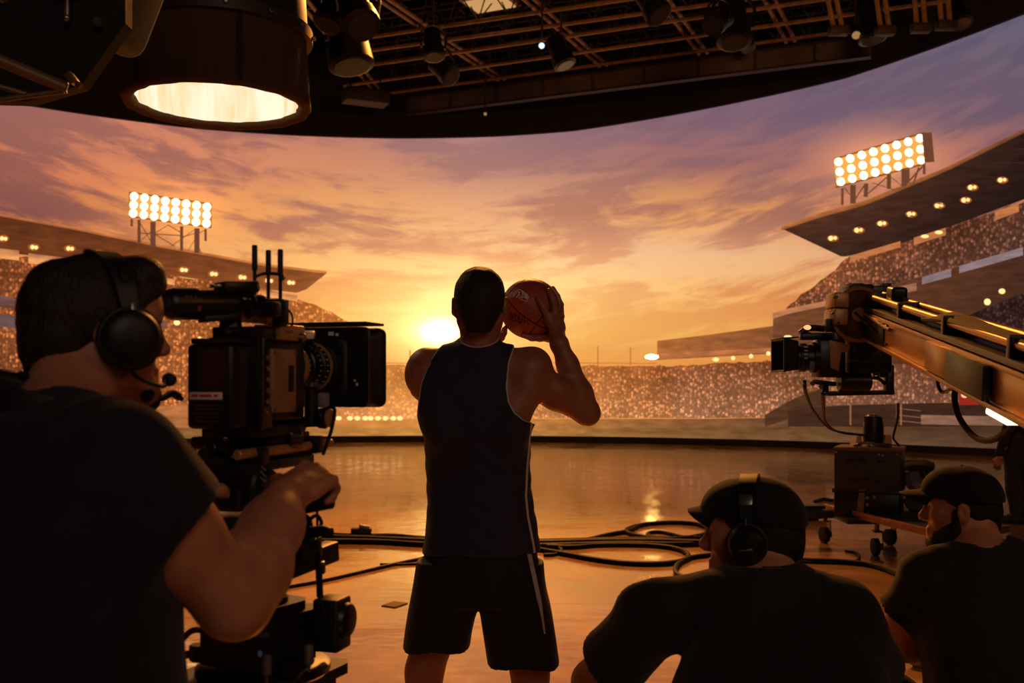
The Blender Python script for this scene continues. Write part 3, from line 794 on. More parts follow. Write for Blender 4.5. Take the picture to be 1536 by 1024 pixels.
def catwalk(p, q, label):
    a, b = ceil(*p, ZG + .12), ceil(*q, ZG + .12); d = unit(b - a); a = a - d * 3.5
    t = thing('ceiling_pipe', (a + b) / 2, label, 'pipe', 'pipes crossing the ceiling trusses'); s = unit(np.cross(d, (0, 0, 1)))
    for k in (-1, 1): MB().cyl(a + s * .09 * k, b + s * .09 * k, .042, n=8).build('tube', M_PIPE, t)
    L = np.linalg.norm(b - a)
    for i in range(int(L / 1.6) + 1): MB().bar(a + d * (i * 1.6) - s * .15, a + d * (i * 1.6) + s * .15, .06, .05).build('clamp', M_PIPE_D, t)
catwalk((577, 0), (752, 119), 'double ceiling pipe slanting right above the player, first right of the drum light')
catwalk((795, 0), (905, 98), 'double ceiling pipe above the basketball, second of the crossing pipes')
catwalk((996, 0), (1055, 80), 'double ceiling pipe, third of the crossing pipes')
catwalk((1155, 0), (1186, 62), 'double ceiling pipe, fourth of the crossing pipes')
catwalk((470, 20), (565, 135), 'double ceiling pipe just right of the drum light')
# pale beam under the first truss
a, b = ceil(610, 160, 8.2), ceil(1306, 70, 8.2)
mb = MB(); mb.bar(a, b, .12, .42, .01); t = thing('ceiling_beam', (a + b) / 2, 'pale grey beam slung below the ceiling trusses over the screen', 'beam')
mb.build('web', pbr('pale_beam', (84, 68, 60), .7, 0, .3, 2), t)
mb = MB(); d = unit(b - a)
for z in (-.2, .2): mb.bar(a + [0, 0, z], b + [0, 0, z], .2, .04)
for i in range(9): mb.bar(a + d * i * 1.2 + [0, -.08, -.2], a + d * i * 1.2 + [0, -.08, .2], .05, .04, up=(0, 1, 0))
mb.build('flange', M_PIPE_D, t)
def hang_beam(x0, x1, y0, y1, label):
    a, b = ceil(x0, y0, 8.0), ceil(x1, y1, 8.0)
    t = thing('equipment_rack', (a + b) / 2, label, 'rack'); mb = MB(); mb.bar(a, b, .5, .3, .02); mb.build('housing', M_PIPE_D, t)
    d = unit(b - a); mb = MB()
    for k in (.15, .85): mb.cyl(a + (b - a) * k, a + (b - a) * k + [0, 0, .9], .02, n=6)
    mb.build('hanger', M_BLACK, t)
hang_beam(516, 580, 142, 150, 'flat grey equipment box hung just right of the drum light')

def stage_light(x, y, Y, aim, label, lit=None, s=1.0, ztop=None):
    c = W(x, y, Y); aim = unit(aim)
    t = thing('stage_light', c, label, 'light', 'stage lights hung in the ceiling grid')
    MB().lathe([(-.30 * s, .05 * s), (-.27 * s, .12 * s), (-.02 * s, .13 * s), (.0, .15 * s), (.14 * s, .16 * s), (.15 * s, .13 * s)], c, aim, 16).build('housing', M_BLACK, t)
    MB().lathe([(.13 * s, .128 * s), (.16 * s, .12 * s)], c, aim, 16).build('lens', lit or pbr('dark_lens', (40, 34, 30), .15), t)
    side = unit(np.cross(aim, (0, 0, 1)) + [1e-3, 0, 0]); top = c + [0, 0, .32 * s]
    MB().tube([c + side * .17 * s, c + side * .18 * s + [0, 0, .2 * s], top, c - side * .18 * s + [0, 0, .2 * s], c - side * .17 * s], .016 * s, 6).build('yoke', M_BLACK, t)
    zt = ztop or ZG
    MB().cyl(top, (top[0], top[1], max(zt, top[2] + .1)), .022, n=8).build('hanger', M_PIPE_D, t)
M_COOL = glow('cool_lens', (170, 200, 255), 2.5); M_WARM = glow('warm_lens', (255, 190, 120), .35)
for (x, y, Y, aim, lab, lit, s) in (
    (522, 70, 13.0, (.2, -.2, -1), 'large black stage light hanging low beside the drum light', None, 1.9),
    (536, 22, 12.0, (.3, -.5, -.8), 'black stage light at the top edge beside the drum light', None, 1.5),
    (500, 20, 12.5, (-.3, -.4, -1), 'dark stage light tucked behind the top rim of the drum light', None, 1.3),
    (650, 72, 17.0, (.1, -.3, -1), 'narrow black stage light above and left of the player', None, 1.2),
    (668, 108, 20.0, (.6, -.5, -.6), 'tilted black stage light under the trusses above the player', None, 1.4),
    (813, 68, 18.0, (-.15, -1, -.45), 'small stage light with a bluish white lens lit', M_COOL, .42),
    (842, 84, 19.0, (.4, -.2, -1), 'stubby black stage light right of the lit bluish one', None, 1.4),
    (980, 12, 14.0, (.5, -.5, -1), 'black stage light at the top edge above the third crossing pipe', None, 1.2),
    (1076, 34, 16.0, (-.6, -.7, -.5), 'narrow tilted stage light under the trusses, just left of the widest one', None, 1.2),
    (1100, 42, 17.0, (0, -.3, -1), 'wide black stage light hanging straight down under the trusses above the jib camera', None, 1.9),
    (1284, 50, 18.0, (-.2, -.7, -.6), 'small stage light with a glowing warm lens at the right end of the trusses', M_WARM, .6),
    (1306, 42, 18.0, (.1, -.2, -1), 'large unlit stage light at the right end of the trusses, beside the glowing one', None, 1.6),
    (1438, 24, 17.0, (.1, -.5, -1), 'black stage light in the top right corner above the screen edge', None, 1.2),
    (728, 170, 22.5, (0, -1, -.6), 'tiny work light glowing in front of the black drape', M_WARM, .3),
    (1120, 66, 20.0, (.2, -.4, -1), 'small stage light clamped to the truss nearest the screen', None, .9)):
    stage_light(x, y, Y, aim, lab, lit, s)
for (x0, x1, y1, lab) in ((1240, 1258, 46, 'pair of slanting drop pipes, first at the right of the grid'), (1316, 1328, 46, 'drop pipe beside the dark stage light'), (1375, 1382, 42, 'drop pipe, second from the top right corner'), (1413, 1419, 38, 'drop pipe nearest the top right corner')):
    b = W(x1, y1, 16.5); a = W(x0, -40, 16.5)
    t = thing('drop_pipe', b, lab, 'pipe', 'drop pipes at the right of the grid')
    d = np.array([.07, 0, 0])
    for k in (-1, 1): MB().cyl(a + d * k, b + d * k, .04, n=8).build('tube', M_PIPE, t)
    MB().box(b, (.32, .2, .14), None, .02).build('foot_plate', M_PIPE_D, t)
# lit ceiling panel
c = ceil(735, 2, 9.0); t = thing('ceiling_panel', c, 'square glowing ceiling panel at the top edge of the frame', 'light')
MB().box(c, (1.0, .8, .1), rotz(-.42), .02).build('frame', M_PIPE, t)
MB().box(c - [0, 0, .06], (.84, .64, .03), rotz(-.42), .01).build('diffuser', glow('panel_glow', (214, 160, 100), .9), t)
mb = MB()
for k in (-.4, .4): mb.cyl(c + [k, 0, .05], c + [k, 0, ZC - 9.0], .015, n=6)
mb.build('hanger', M_BLACK, t)

# ================================================================ DRUM SOFTBOX
SC = np.array([-1.447, 4.9, 2.90]); SRD = .452
M_SKIRT = pbr('dark_brown_skirt_fabric', (78, 58, 40), .9, 0, .14, 8, bump=.7, bscale=14, stretch=(6, 6, .5), spec=.2)
t = thing('drum_light', SC, 'big round black skirted drum light hanging top left with glowing cream lining', 'light')
def ring(r, z, n=96, fold=0.0, poly=12, seed=0):
    out = []
    for i in range(n + 1):
        a = 2 * math.pi * i / n
        k = math.cos(math.pi / poly) / math.cos((a % (2 * math.pi / poly)) - math.pi / poly)
        rr = r * (.55 + .45 * k) + fold * (math.sin(a * 17 + seed) + .6 * math.sin(a * 29 + 1.3 * seed))
        out.append(SC + [rr * math.cos(a), rr * math.sin(a), z])
    return out
mb = MB()
mb.grid([ring(SRD * .955, .325, fold=.001), ring(SRD * .965, .22, fold=.004, seed=1), ring(SRD * .98, .1, fold=.006, seed=2), ring(SRD * 1.0, .03, fold=.006, seed=3), ring(SRD * 1.005, .0, fold=.004, seed=3),
         ring(SRD * .98, -.018, fold=.003, seed=4), ring(SRD * .90, -.012, fold=.003, seed=5), ring(SRD * .86, .01, fold=.003, seed=5)])
mb.build('skirt', M_SKIRT, t, ang=80)
def liner_mat():
    m, nt, out = new_mat('cream_lining'); N, L = nt.nodes.new, nt.links.new
    tc = N('ShaderNodeTexCoord'); mp = N('ShaderNodeMapping'); mp.inputs['Scale'].default_value = (7, 7, 1.2); L(tc.outputs['Object'], mp.inputs['Vector'])
    n = N('ShaderNodeTexNoise'); n.inputs['Scale'].default_value = 1.3; n.inputs['Detail'].default_value = 5; n.inputs['Distortion'].default_value = .8; L(mp.outputs[0], n.inputs['Vector'])
    rp = N('ShaderNodeValToRGB'); e0, e1 = rp.color_ramp.elements
    e0.position, e1.position = .35, .62; e0.color = lin((244, 204, 146)) + [1]; e1.color = lin((255, 243, 218)) + [1]
    L(n.outputs['Fac'], rp.inputs['Fac'])
    e = N('ShaderNodeEmission'); e.inputs['Strength'].default_value = .92; L(rp.outputs['Color'], e.inputs['Color'])
    d = N('ShaderNodeBsdfDiffuse'); d.inputs['Color'].default_value = (.06, .055, .05, 1)
    ad = N('ShaderNodeAddShader'); L(e.outputs[0], ad.inputs[0]); L(d.outputs[0], ad.inputs[1]); L(ad.outputs[0], out.inputs['Surface'])
    return m
mb = MB(); mb.grid([ring(SRD * .858, .012, fold=.003, seed=5), ring(SRD * .88, .05, fold=.006, seed=6), ring(SRD * .88, .18, fold=.007, seed=7), ring(SRD * .80, .28, fold=.004, seed=8)])
mb.build('lining', liner_mat(), t, ang=80)
mb = MB(); mb.lathe([(0, SRD * .82), (.01, SRD * .82)], SC + [0, 0, .28], (0, 0, 1), 48)
mb.build('diffuser', glow('lamp_core', (255, 214, 150), 14.0, True), t)
mb = MB(); mb.lathe([(.0, SRD * .97), (.0, SRD * 1.012), (.055, SRD * 1.012), (.055, SRD * .97)], SC + [0, 0, .318], (0, 0, 1), 72)
mb.build('rim_band', pbr('dull_bronze_rim', (66, 54, 44), .5, .4, .2, 8), t, ang=40)
mb = MB()
for k in range(14):
    a = 2 * math.pi * (k + .3) / 14; p = SC + [SRD * 1.012 * math.cos(a), SRD * 1.012 * math.sin(a), .346]
    mb.cyl(p, p + [.016 * math.cos(a), .016 * math.sin(a), 0], .011, n=8, bev=.003)
mb.build('rivet', M_CHROME, t)
mb = MB(); mb.lathe([(.37, SRD * .96), (.60, SRD * .93), (.82, SRD * .72), (.9, .12), (1.0, .08)], SC, (0, 0, 1), 48)
mb.build('housing', pbr('black_drum_housing', (48, 42, 38), .55, .2, .2, 6), t, ang=40)
mb = MB(); mb.cyl(SC + [0, 0, 1.0], (SC[0], SC[1], ZC), .03, n=10); mb.build('hanger', M_BLACK, t)
for a in (.5, -.62):
    p = SC + [SRD * 1.0 * math.sin(a), -SRD * 1.0 * math.cos(a), .0]
    MB().ribbon([p + [0, 0, .31], p + [0, 0, .15] + np.array([math.sin(a), -math.cos(a), 0]) * .006, p + [0, 0, .0]], .022, .006, (math.cos(a), math.sin(a), 0)).build('strap', pbr('webbing_strap', (34, 24, 17), .9), t)

# ================================================================ BLACK LAMP HEAD, TOP LEFT
t = thing('studio_lamp', W(70, 40, 3.0), 'large black lamp head cut off at the top left corner', 'light')
o = W(20, -90, 3.0)
Rm = roty(.42) @ rotx(.12)
mb = MB(); mb.box(o + [0, .15, .13], (.72, .55, .56), Rm, .06, 3); mb.build('housing', pbr('lamp_head_black', (7, 6, 6), .7), t)
mb = MB(); mb.prism([W(-40, 20, 2.75), W(188, -60, 2.75), W(188, 35, 2.75), W(122, 128, 2.75), W(40, 152, 2.75), W(-40, 150, 2.75)], (0, .05, .0)); mb.build('barn_door', pbr('barn_door_black', (8, 7, 6), .75, bump=.2, bscale=10), t)
mb = MB(); p = W(100, 8, 2.72); mb.cyl(p + [0, 0, .03], p - [0, 0, .03], .009, n=10, bev=.002); mb.cyl(p + [-.04, 0, .03], p + [.035, 0, .035], .005, n=8); mb.ball(p - [0, 0, .035], .011)
q = W(147, 33, 2.72); mb.lathe([(-.006, .012), (.006, .012)], q, (0, 1, 0), 12)
mb.build('knob', M_CHROME, t)
mb = MB(); mb.cyl(W(20, -90, 3.0) + [0, .2, .3], W(20, -90, 3.0) * [1, 1, 0] + [0, .2, ZC], .03, n=10); mb.build('hanger', M_BLACK, t)
t = thing('support_pipe', W(50, 120, 2.6), 'tan metal pipe with an end clamp below the black lamp head', 'pipe')
mb = MB(); a, b = W(-60, 66, 2.5), W(101, 133, 2.6); mb.cyl(a, b, .0165, n=14, bev=.003); mb.build('tube', pbr('tan_pipe', (112, 84, 54), .5, .3, .2, 8), t)
mb = MB(); mb.cyl(W(-60, 112, 2.52), W(38, 141, 2.58), .008, n=10); mb.cyl(W(-40, 155, 2.55), W(100, 136, 2.6), .008, n=10); mb.build('brace', pbr('tan_pipe_thin', (100, 76, 50), .5, .3), t)
mb = MB(); mb.box(W(108, 118, 2.59), (.032, .03, .02), roty(.9), .004); mb.cyl(W(112, 122, 2.6), W(121, 130, 2.6), .008, n=10); mb.build('clamp', pbr('tan_clamp', (92, 72, 50), .5, .3), t)
mb = MB(); mb.cyl(W(-60, 66, 2.5) , W(-60, 66, 2.5) * [1, 1, 0] + [0, 0, ZC], .02, n=10); mb.build('hanger', M_BLACK, t)
# ================================================================ PEOPLE
def skin_mat(name, rgb, rough=.48):
    m, nt, out = new_mat(name); N, L = nt.nodes.new, nt.links.new
    b = N('ShaderNodeBsdfPrincipled'); tc = N('ShaderNodeTexCoord')
    n = N('ShaderNodeTexNoise'); n.inputs['Scale'].default_value = 18; n.inputs['Detail'].default_value = 5; L(tc.outputs['Object'], n.inputs['Vector'])
    c = lin(rgb); rp = N('ShaderNodeValToRGB'); rp.color_ramp.elements[0].position = .3; rp.color_ramp.elements[1].position = .7
    rp.color_ramp.elements[0].color = [c[0] * .85, c[1] * .78, c[2] * .75, 1]; rp.color_ramp.elements[1].color = [c[0] * 1.1, c[1] * 1.1, c[2] * 1.1, 1]
    L(n.outputs['Fac'], rp.inputs['Fac']); L(rp.outputs['Color'], b.inputs['Base Color'])
    b.inputs['Roughness'].default_value = rough; b.inputs['Specular IOR Level'].default_value = .4
    b.inputs['Subsurface Weight'].default_value = .12; b.inputs['Subsurface Radius'].default_value = (.6, .25, .12); b.inputs['Subsurface Scale'].default_value = .012
    n2 = N('ShaderNodeTexNoise'); n2.inputs['Scale'].default_value = 140; L(tc.outputs['Object'], n2.inputs['Vector'])
    bp = N('ShaderNodeBump'); bp.inputs['Strength'].default_value = .12; bp.inputs['Distance'].default_value = .003; L(n2.outputs['Fac'], bp.inputs['Height']); L(bp.outputs['Normal'], b.inputs['Normal'])
    L(b.outputs['BSDF'], out.inputs['Surface']); return m
def hair_mat(name, rgb):
    return pbr(name, rgb, .6, 0, .5, 60, bump=.9, bscale=260, stretch=(1, 1, .45), spec=.35)
def cloth_mat(name, rgb, bump=.35, scale=22):
    return pbr(name, rgb, .85, 0, .2, 40, bump=bump, bscale=scale, spec=.25, sheen=.08)

M_EYE = pbr('eye_dark', (96, 80, 70), .2)
def add_head(S, o, M, s=1.0, ears=True, beard=0):
    P = lambda x, y, z: np.asarray(o) + M @ (np.array([x, y, z]) * s)
    E = lambda c, r, k=.02, mode='u', R=None: S.ell(P(*c), np.array(r) * s, M if R is None else M @ R, k * s, mode)
    C = lambda a, b, ra, rb, k=.02, mode='u': S.rc(P(*a), P(*b), ra * s, rb * s, k * s, mode)
    E((0, -.012, .036), (.076, .098, .082), .01)
    E((0, -.045, .0), (.066, .058, .07), .03)
    E((0, .034, -.035), (.06, .058, .082), .03)
    for q in (-1, 1):
        C((q * .052, -.004, -.05), (q * .022, .072, -.098), .022, .02, .03)
        E((q * .047, .056, -.018), (.02, .024, .02), .025)
        C((q * .014, .084, .029), (q * .044, .068, .028), .011, .011, .018)
    E((0, .078, -.1), (.024, .02, .019), .025)
    E((0, .045, .05), (.06, .05, .05), .03)
    for q in (-1, 1): E((q * .031, .094, .009), (.017, .016, .012), .014, 's')
    for q in (-1, 1): E((q * .031, .074, .009), (.0125, .0125, .0125), .004)
    C((0, .086, .014), (0, .108, -.024), .0085, .0125, .014)
    for q in (-1, 1): E((q * .0105, .1, -.03), (.0085, .011, .008), .008)
    E((0, .088, -.061), (.024, .0125, .007), .008); E((0, .087, -.073), (.021, .0125, .008), .008)
    C((-.02, .1, -.0668), (.02, .1, -.0668), .0022, .0022, .004, 's')
    if ears:
        for q in (-1, 1):
            R = rotz(q * -.38) @ rotx(-.12)
            E((q * .086, -.012, -.004), (.0095, .019, .030), .008, 'u', R)
            E((q * .096, -.008, .0), (.006, .012, .021), .006, 's', R)
            E((q * .078, -.008, -.03), (.007, .01, .01), .008)
def hair_ops(S, o, M, s, t=.008, nape=-.085, seed=1, amp=.0, front=.07, k=.012):
    P = lambda x, y, z: np.asarray(o) + M @ (np.array([x, y, z]) * s)
    S.ell(P(0, -.012, .036), (np.array([.076, .098, .082]) + t) * s, M, .01)
    S.ell(P(0, -.045, .0), (np.array([.066, .058, .07]) + t) * s, M, .03)
    S.ell(P(0, .045, .05), (np.array([.06, .05, .05]) + t * .8) * s, M, .03)
    S.rc(P(0, -.06, -.03), P(0, -.062, nape), (.05 + t * .5) * s, .042 * s, .03)
    n = M @ unit(np.array([0, -.80, 1.0])); p0 = P(0, .085, front)
    n2 = M @ np.array([0, 0, 1.0]); p2 = P(0, 0, nape)
    q0 = P(0, -.03, -.03); nq = M @ unit(np.array([0, -1.0, .1]))
    def keep(X, Y, Z):
        a = -((X - p0[0]) * n[0] + (Y - p0[1]) * n[1] + (Z - p0[2]) * n[2])
        b = -((X - p2[0]) * n2[0] + (Y - p2[1]) * n2[1] + (Z - p2[2]) * n2[2])
        c = -((X - q0[0]) * nq[0] + (Y - q0[1]) * nq[1] + (Z - q0[2]) * nq[2])
        return np.maximum(np.minimum(a, c), b)
    S.cut(keep, k)
    if amp: 
        w = wrinkle(seed, 55 / s, amp, n=9); w2 = wrinkle(seed + 5, 150 / s, amp * .5, n=9)
        S.cut(lambda X, Y, Z: w(X, Y, Z) + w2(X, Y, Z), 0, '+')

def add_hand(S, wrist, d, nrm, up, s=1.0, curl=(.9, 1.0, .8), thumb=.6, spread=.05):
    """wrist point, direction to the knuckles, back-of-hand normal, side of the index finger"""
    d = unit(d); nrm = unit(np.asarray(nrm, float) - d * np.dot(nrm, d)); up_ = np.cross(nrm, d)
    if np.dot(up_, up) < 0: up_ = -up_
    wrist = np.asarray(wrist, float)
    Pt = lambda a, b, c: wrist + s * (d * a + up_ * b + nrm * c)
    M = np.stack([up_, d, nrm], 1)
    S.ell(Pt(.05, 0, 0), np.array([.039, .055, .016]) * s, M, .012)
    S.rc(Pt(-.01, 0, 0), Pt(.035, 0, 0), .025 * s, .022 * s, .02)
    S.rc(Pt(.02, .022, -.006), Pt(.055, .036, -.012), .017 * s, .013 * s, .012)
    for i, (b, l, r) in enumerate(((.030, .072, .0092), (.010, .080, .0096), (-.011, .074, .0092), (-.030, .058, .0082))):
        base = Pt(.088 - .004 * abs(i - 1), b, .004); S.rc(Pt(.045, b * .7, .003), base, .0105 * s, .0108 * s, .008)
        dv = unit(d + up_ * (spread * (1.2 - i))); ang = 0; p = base; rr = r
        for seg, f in enumerate((.46, .30, .24)):
            ang += curl[seg]; v = dv * math.cos(ang) - nrm * math.sin(ang)
            q = p + v * l * f * s * 1.05; S.rc(p, q, rr * s, rr * .92 * s, .005); rr *= .92; p = q
    p0 = Pt(.022, .03, -.008); p1 = p0 + s * .04 * unit(d * .75 + up_ * .75 - nrm * .35); p2 = p1 + s * .032 * unit(d * .9 + up_ * .1 - nrm * thumb); p3 = p2 + s * .026 * unit(d * .8 - up_ * .35 - nrm * thumb * 1.5)
    S.chain([p0, p1, p2, p3], [.0145 * s, .012 * s, .0105 * s, .0085 * s], .008)

def add_arm(S, sh, el, wr, r=(.056, .046, .047, .03), k=.02, g=0.0):
    sh, el, wr = (np.asarray(v, float) for v in (sh, el, wr))
    m1 = sh + (el - sh) * .45; m2 = el + (wr - el) * .28; m3 = el + (wr - el) * .7
    S.rc(sh, m1, r[0] + g, r[0] * .98 + g, k); S.rc(m1, el, r[0] * .98 + g, r[1] * .93 + g, k)
    S.rc(el, m2, r[1] * .9 + g, r[2] + g, k); S.rc(m2, m3, r[2] + g, r[2] * .8 + g, k); S.rc(m3, wr, r[2] * .8 + g, r[3] + g, k)
def add_leg(S, hp, kn, an, g=0.0, r=(.088, .058, .06, .036), k=.03):
    hp, kn, an = (np.asarray(v, float) for v in (hp, kn, an))
    S.rc(hp, hp + (kn - hp) * .5, r[0] + g, r[0] * .9 + g, k); S.rc(hp + (kn - hp) * .5, kn, r[0] * .9 + g, r[1] + g, k)
    c = kn + (an - kn) * .3; S.rc(kn, c, r[1] * .95 + g, r[2] + g, k); S.rc(c, an, r[2] + g, r[3] + g, k)
def make_shoe(name, an, fwd, mat, parent, sole=None, hi=.07):
    an = np.asarray(an, float); f = unit(np.array([fwd[0], fwd[1], 0.0])); r = np.array([f[1], -f[0], 0]); M = np.stack([r, f, [0, 0, 1.0]], 1)
    z0 = an[2] - .085; S = SDF(); b = np.array([an[0], an[1], z0])
    S.rc(b + [0, 0, .055], b + [0, 0, .085 + hi], .045, .045, .02); S.ell(b + f * .07 + [0, 0, .035], (.047, .13, .045), M, .03); S.ell(b - f * .02 + [0, 0, .04], (.042, .06, .05), M, .03)
    S.cut(lambda X, Y, Z: (z0 + .012) - Z)
    o = S.build(name, mat, parent, .006)
    mb = MB(b, M); n = 20
    poly = [(.05 * math.cos(a) * (1 if math.sin(a) > -.2 else .9), .062 + .145 * math.sin(a), 0.0) for a in (2 * math.pi * i / n for i in range(n))]
    mb.prism(poly, (0, 0, .02)); so = mb.build('sole', sole or M_RUB, parent); so.parent = o; so.location = (0, 0, 0)
    return o

M_LACE = pbr('black_strap', (12, 11, 11), .7, 0, .2, 50)

def dress(t, J, top_mat, leg_mat, sleeve=.6, hem=None, g=.013, seed=3, h=.007, secs=None, frame=None, wr=(16, .0035), neck_r=.075, traps=(), name='t_shirt', legs=True, leg_g=.016):
    """T-shirt and trousers as shells round the same joints"""
    S = SDF(); S.loft(frame[0], frame[1], secs, .02, 2.4, g)
    for a, b, ra, rb in traps: S.rc(a, b, ra + g, rb + g, .05)
    for s_, e_ in (('sl', 'el'), ('sr', 'er')):
        sh, el = np.asarray(J[s_], float), np.asarray(J[e_], float); q = sh + (el - sh) * sleeve
        S.rc(sh, q, .062 + g, .064 + g + .012, .06, 'u', True)
        ax = unit(el - sh)
        # clean end of the sleeve
    for p in J.get('extra', ()): S.rc(p[0], p[1], p[2] + g, p[3] + g, .05)
    w = wrinkle(seed, wr[0], wr[1], (1, 1, 1.6), 7); w2 = wrinkle(seed + 9, wr[0] * 2.6, wr[1] * .4, (1, 1, 1.4), 6)
    S.cut(lambda X, Y, Z: w(X, Y, Z) + w2(X, Y, Z), 0, '+')
    nb, hc = np.asarray(J['nb'], float), np.asarray(J['hc'], float); ax = unit(hc - nb)
    S.rc(nb + ax * .0, nb + ax * .2, neck_r, neck_r + .02, .008, 's')
    S.cut(lambda X, Y, Z: (X - nb[0]) * ax[0] + (Y - nb[1]) * ax[1] + (Z - nb[2]) * ax[2] - .055)
    o = S.build(name, top_mat, t, h)
    if legs:
        S = SDF(); pel = (np.asarray(J['hl'], float) + np.asarray(J['hr'], float)) / 2
        S.rc(np.asarray(J['hl']) + [0, 0, .02], np.asarray(J['hr']) + [0, 0, .02], .115, .115, .04)
        for a, b, c in (('hl', 'kl', 'al'), ('hr', 'kr', 'ar')): add_leg(S, J[a], J[b], J[c], leg_g, k=.03)
        w = wrinkle(seed + 2, 20, .004, n=7); S.cut(lambda X, Y, Z: w(X, Y, Z), 0, '+')
        z0 = min(J['al'][2], J['ar'][2]) - .02; S.cut(lambda X, Y, Z: z0 - Z)
        S.build('trousers', leg_mat, t, .009)

def cap(t, o, M, s, mat, yaw=0.0, tilt=.12, brim=True, low=.0, brim_len=.075, g=.012):
    S = SDF(); P = lambda x, y, z: np.asarray(o) + M @ (np.array([x, y, z]) * s)
    S.ell(P(0, -.010, .034), (np.array([.078, .101, .084]) + g) * s, M, .01); S.ell(P(0, -.04, .02), (np.array([.07, .066, .07]) + g) * s, M, .03); S.ell(P(0, .045, .052), (np.array([.062, .05, .052]) + g) * s, M, .03)
    n = M @ unit(np.array([0, -tilt, 1.0])); p0 = P(0, 0, .022 + low)
    S.cut(lambda X, Y, Z: -((X - p0[0]) * n[0] + (Y - p0[1]) * n[1] + (Z - p0[2]) * n[2]), .006)
    w = wrinkle(4, 45, .0016, n=8); S.cut(lambda X, Y, Z: w(X, Y, Z), 0, '+')
    c = S.build('cap', mat, t, .005)
    mb = MB(o, M * s); mb.ball((0, -.012, .034 + .082 + g), .006, u=12, v=8); b = mb.build('button', mat, t); b.parent = c; b.location = (0, 0, 0)
    if brim:
        R = rotz(yaw); mb = MB(o, (M * s) @ R); up, dn = [], []
        for i in range(13):
            u = -1 + 2 * i / 12; ra, rb = [], []
            for j in range(7):
                v = j / 6; x = .074 * u * (1 - .10 * v * v); y = .068 + .022 * (1 - u * u) + v * brim_len * math.sqrt(max(0, 1 - u * u * .92))
                z = .047 + low + tilt * (y - .02) - .024 * u * u * (.6 + .4 * v) - .018 * v
                ra.append((x, y, z)); rb.append((x, y, z - .005))
            up.append(ra); dn.append(rb)
        mb.grid(up); mb.grid([r[::-1] for r in dn])
        bmesh.ops.remove_doubles(mb.bm, verts=mb.bm.verts, dist=1e-6)
        rim = [e for e in mb.bm.edges if e.is_boundary]
        bmesh.ops.bridge_loops(mb.bm, edges=rim)
        b = mb.build('brim', mat, t, ang=60); b.parent = c; b.location = (0, 0, 0)
    return c

def headset(label, o, M, s=1.0, boom=0, g=.0, cup_r=.042, shell=None, band_w=.03, fy=0.0):
    t = thing('headset', o, label, 'headset', None)
    o = np.asarray(o, float); P = lambda x, y, z: (np.array([x, y, z]) * s)
    shell = shell or M_BLACKP
    pts = [P(q * (.088 + g), -.004 + fy, .02) if abs(a) == 1 else P((.089 + g) * math.sin(a * 1.45), -.006 + fy * abs(a), .022 + (.096 + g) * math.cos(a * 1.45)) for a, q in ((-1, -1), (-.75, -1), (-.4, -1), (0, 0), (.4, 1), (.75, 1), (1, 1))]
    MB(o, M).ribbon(pts, lambda u: band_w * s * (.7 + .6 * math.sin(math.pi * u)), .009 * s, (0, 1, 0)).build('headband', shell, t, ang=50)
    for q in (-1, 1):
        c = np.array(P(q * (.078 + g), -.004 + fy, -.006 - fy * .3)); ax = (q, .0, -.06)
        cu = MB(o, M).lathe([(0, cup_r * .86 * s), (.004 * s, cup_r * s), (.018 * s, cup_r * s), (.02 * s, cup_r * .92 * s)], c, ax, 28).build('ear_cup', M_RUB, t)
        b = MB(o, M).lathe([(.018 * s, cup_r * .93 * s), (.026 * s, cup_r * .9 * s), (.036 * s, cup_r * .72 * s), (.040 * s, cup_r * .4 * s), (.041 * s, .004 * s)], c, ax, 28).build('shell', shell, t); b.parent = cu; b.location = (0, 0, 0)
        b = MB(o, M).bar(c + np.array([q * .022 * s, 0, .012 * s]), c + np.array([q * .014 * s, 0, .055 * s]), .018 * s, .007 * s, .002).build('slider', M_CHROME if boom else shell, t); b.parent = cu; b.location = (0, 0, 0)
    for q in (-1, 1):
        b = MB(o, M).bar(P(q * (.076 + g), fy - .004, .073), P(q * (.064 + g), fy * .8 - .004, .096), band_w * .9 * s, .012 * s, .002).build('trim_plate', M_CHROME if not boom else shell, t)
        if not boom: MB(o, M).bar(P(q * (.116 + g), -.018 + fy, -.016), P(q * (.116 + g), .012 + fy, -.018), .006 * s, .004 * s, .001).build('trim_bar', M_CHROME, t)
    if boom:
        q = boom; c = np.array(P(q * (.1 + g), -.004 + fy, -.03))
        MB(o, M).tube([c, P(q * .1, .03, -.07), P(q * .065, .085, -.088), P(q * .025, .108, -.076)], .004 * s, 8).build('microphone_boom', M_BLACK, t)
        MB(o, M).ball(P(q * .022, .112, -.076), (.016 * s, .012 * s, .012 * s)).build('microphone', M_RUB, t)
    return t

# ------------------------------------------------------------------ BASKETBALL PLAYER (seen from behind)
YP = 3.55
t = thing('basketball_player', (-.115, YP, 0), 'basketball player seen from behind in navy sleeveless jersey, raising a ball with his right hand', 'person')
M_SKIN1 = skin_mat('player_skin', (150, 96, 66)); M_HAIR1 = hair_mat('cropped_hair', (26, 18, 13))
pc = np.array([-.115, YP, 0.0]); I3 = np.eye(3)
secs = [(.80, 0, 0, .17, .11), (.90, .005, 0, .195, .125), (1.0, .006, 0, .192, .12), (1.08, .004, 0, .186, .115), (1.20, .0, 0, .183, .112), (1.32, -.003, .0, .188, .118), (1.42, -.008, .0, .196, .124), (1.52, -.014, .0, .2, .12), (1.585, -.012, -.004, .186, .10), (1.625, -.008, -.01, .145, .08), (1.655, -.004, -.012, .09, .06), (1.68, -.002, -.012, .05, .05)]
hc = np.array([-.112, 3.49, 1.808]); HM = rotz(-.06) @ rotx(.0); hs = 1.075
def W3(x, y, Y=YP): return W(x, y, Y)
BALL_C = W(796, 463, 3.74); BALL_R = .1135
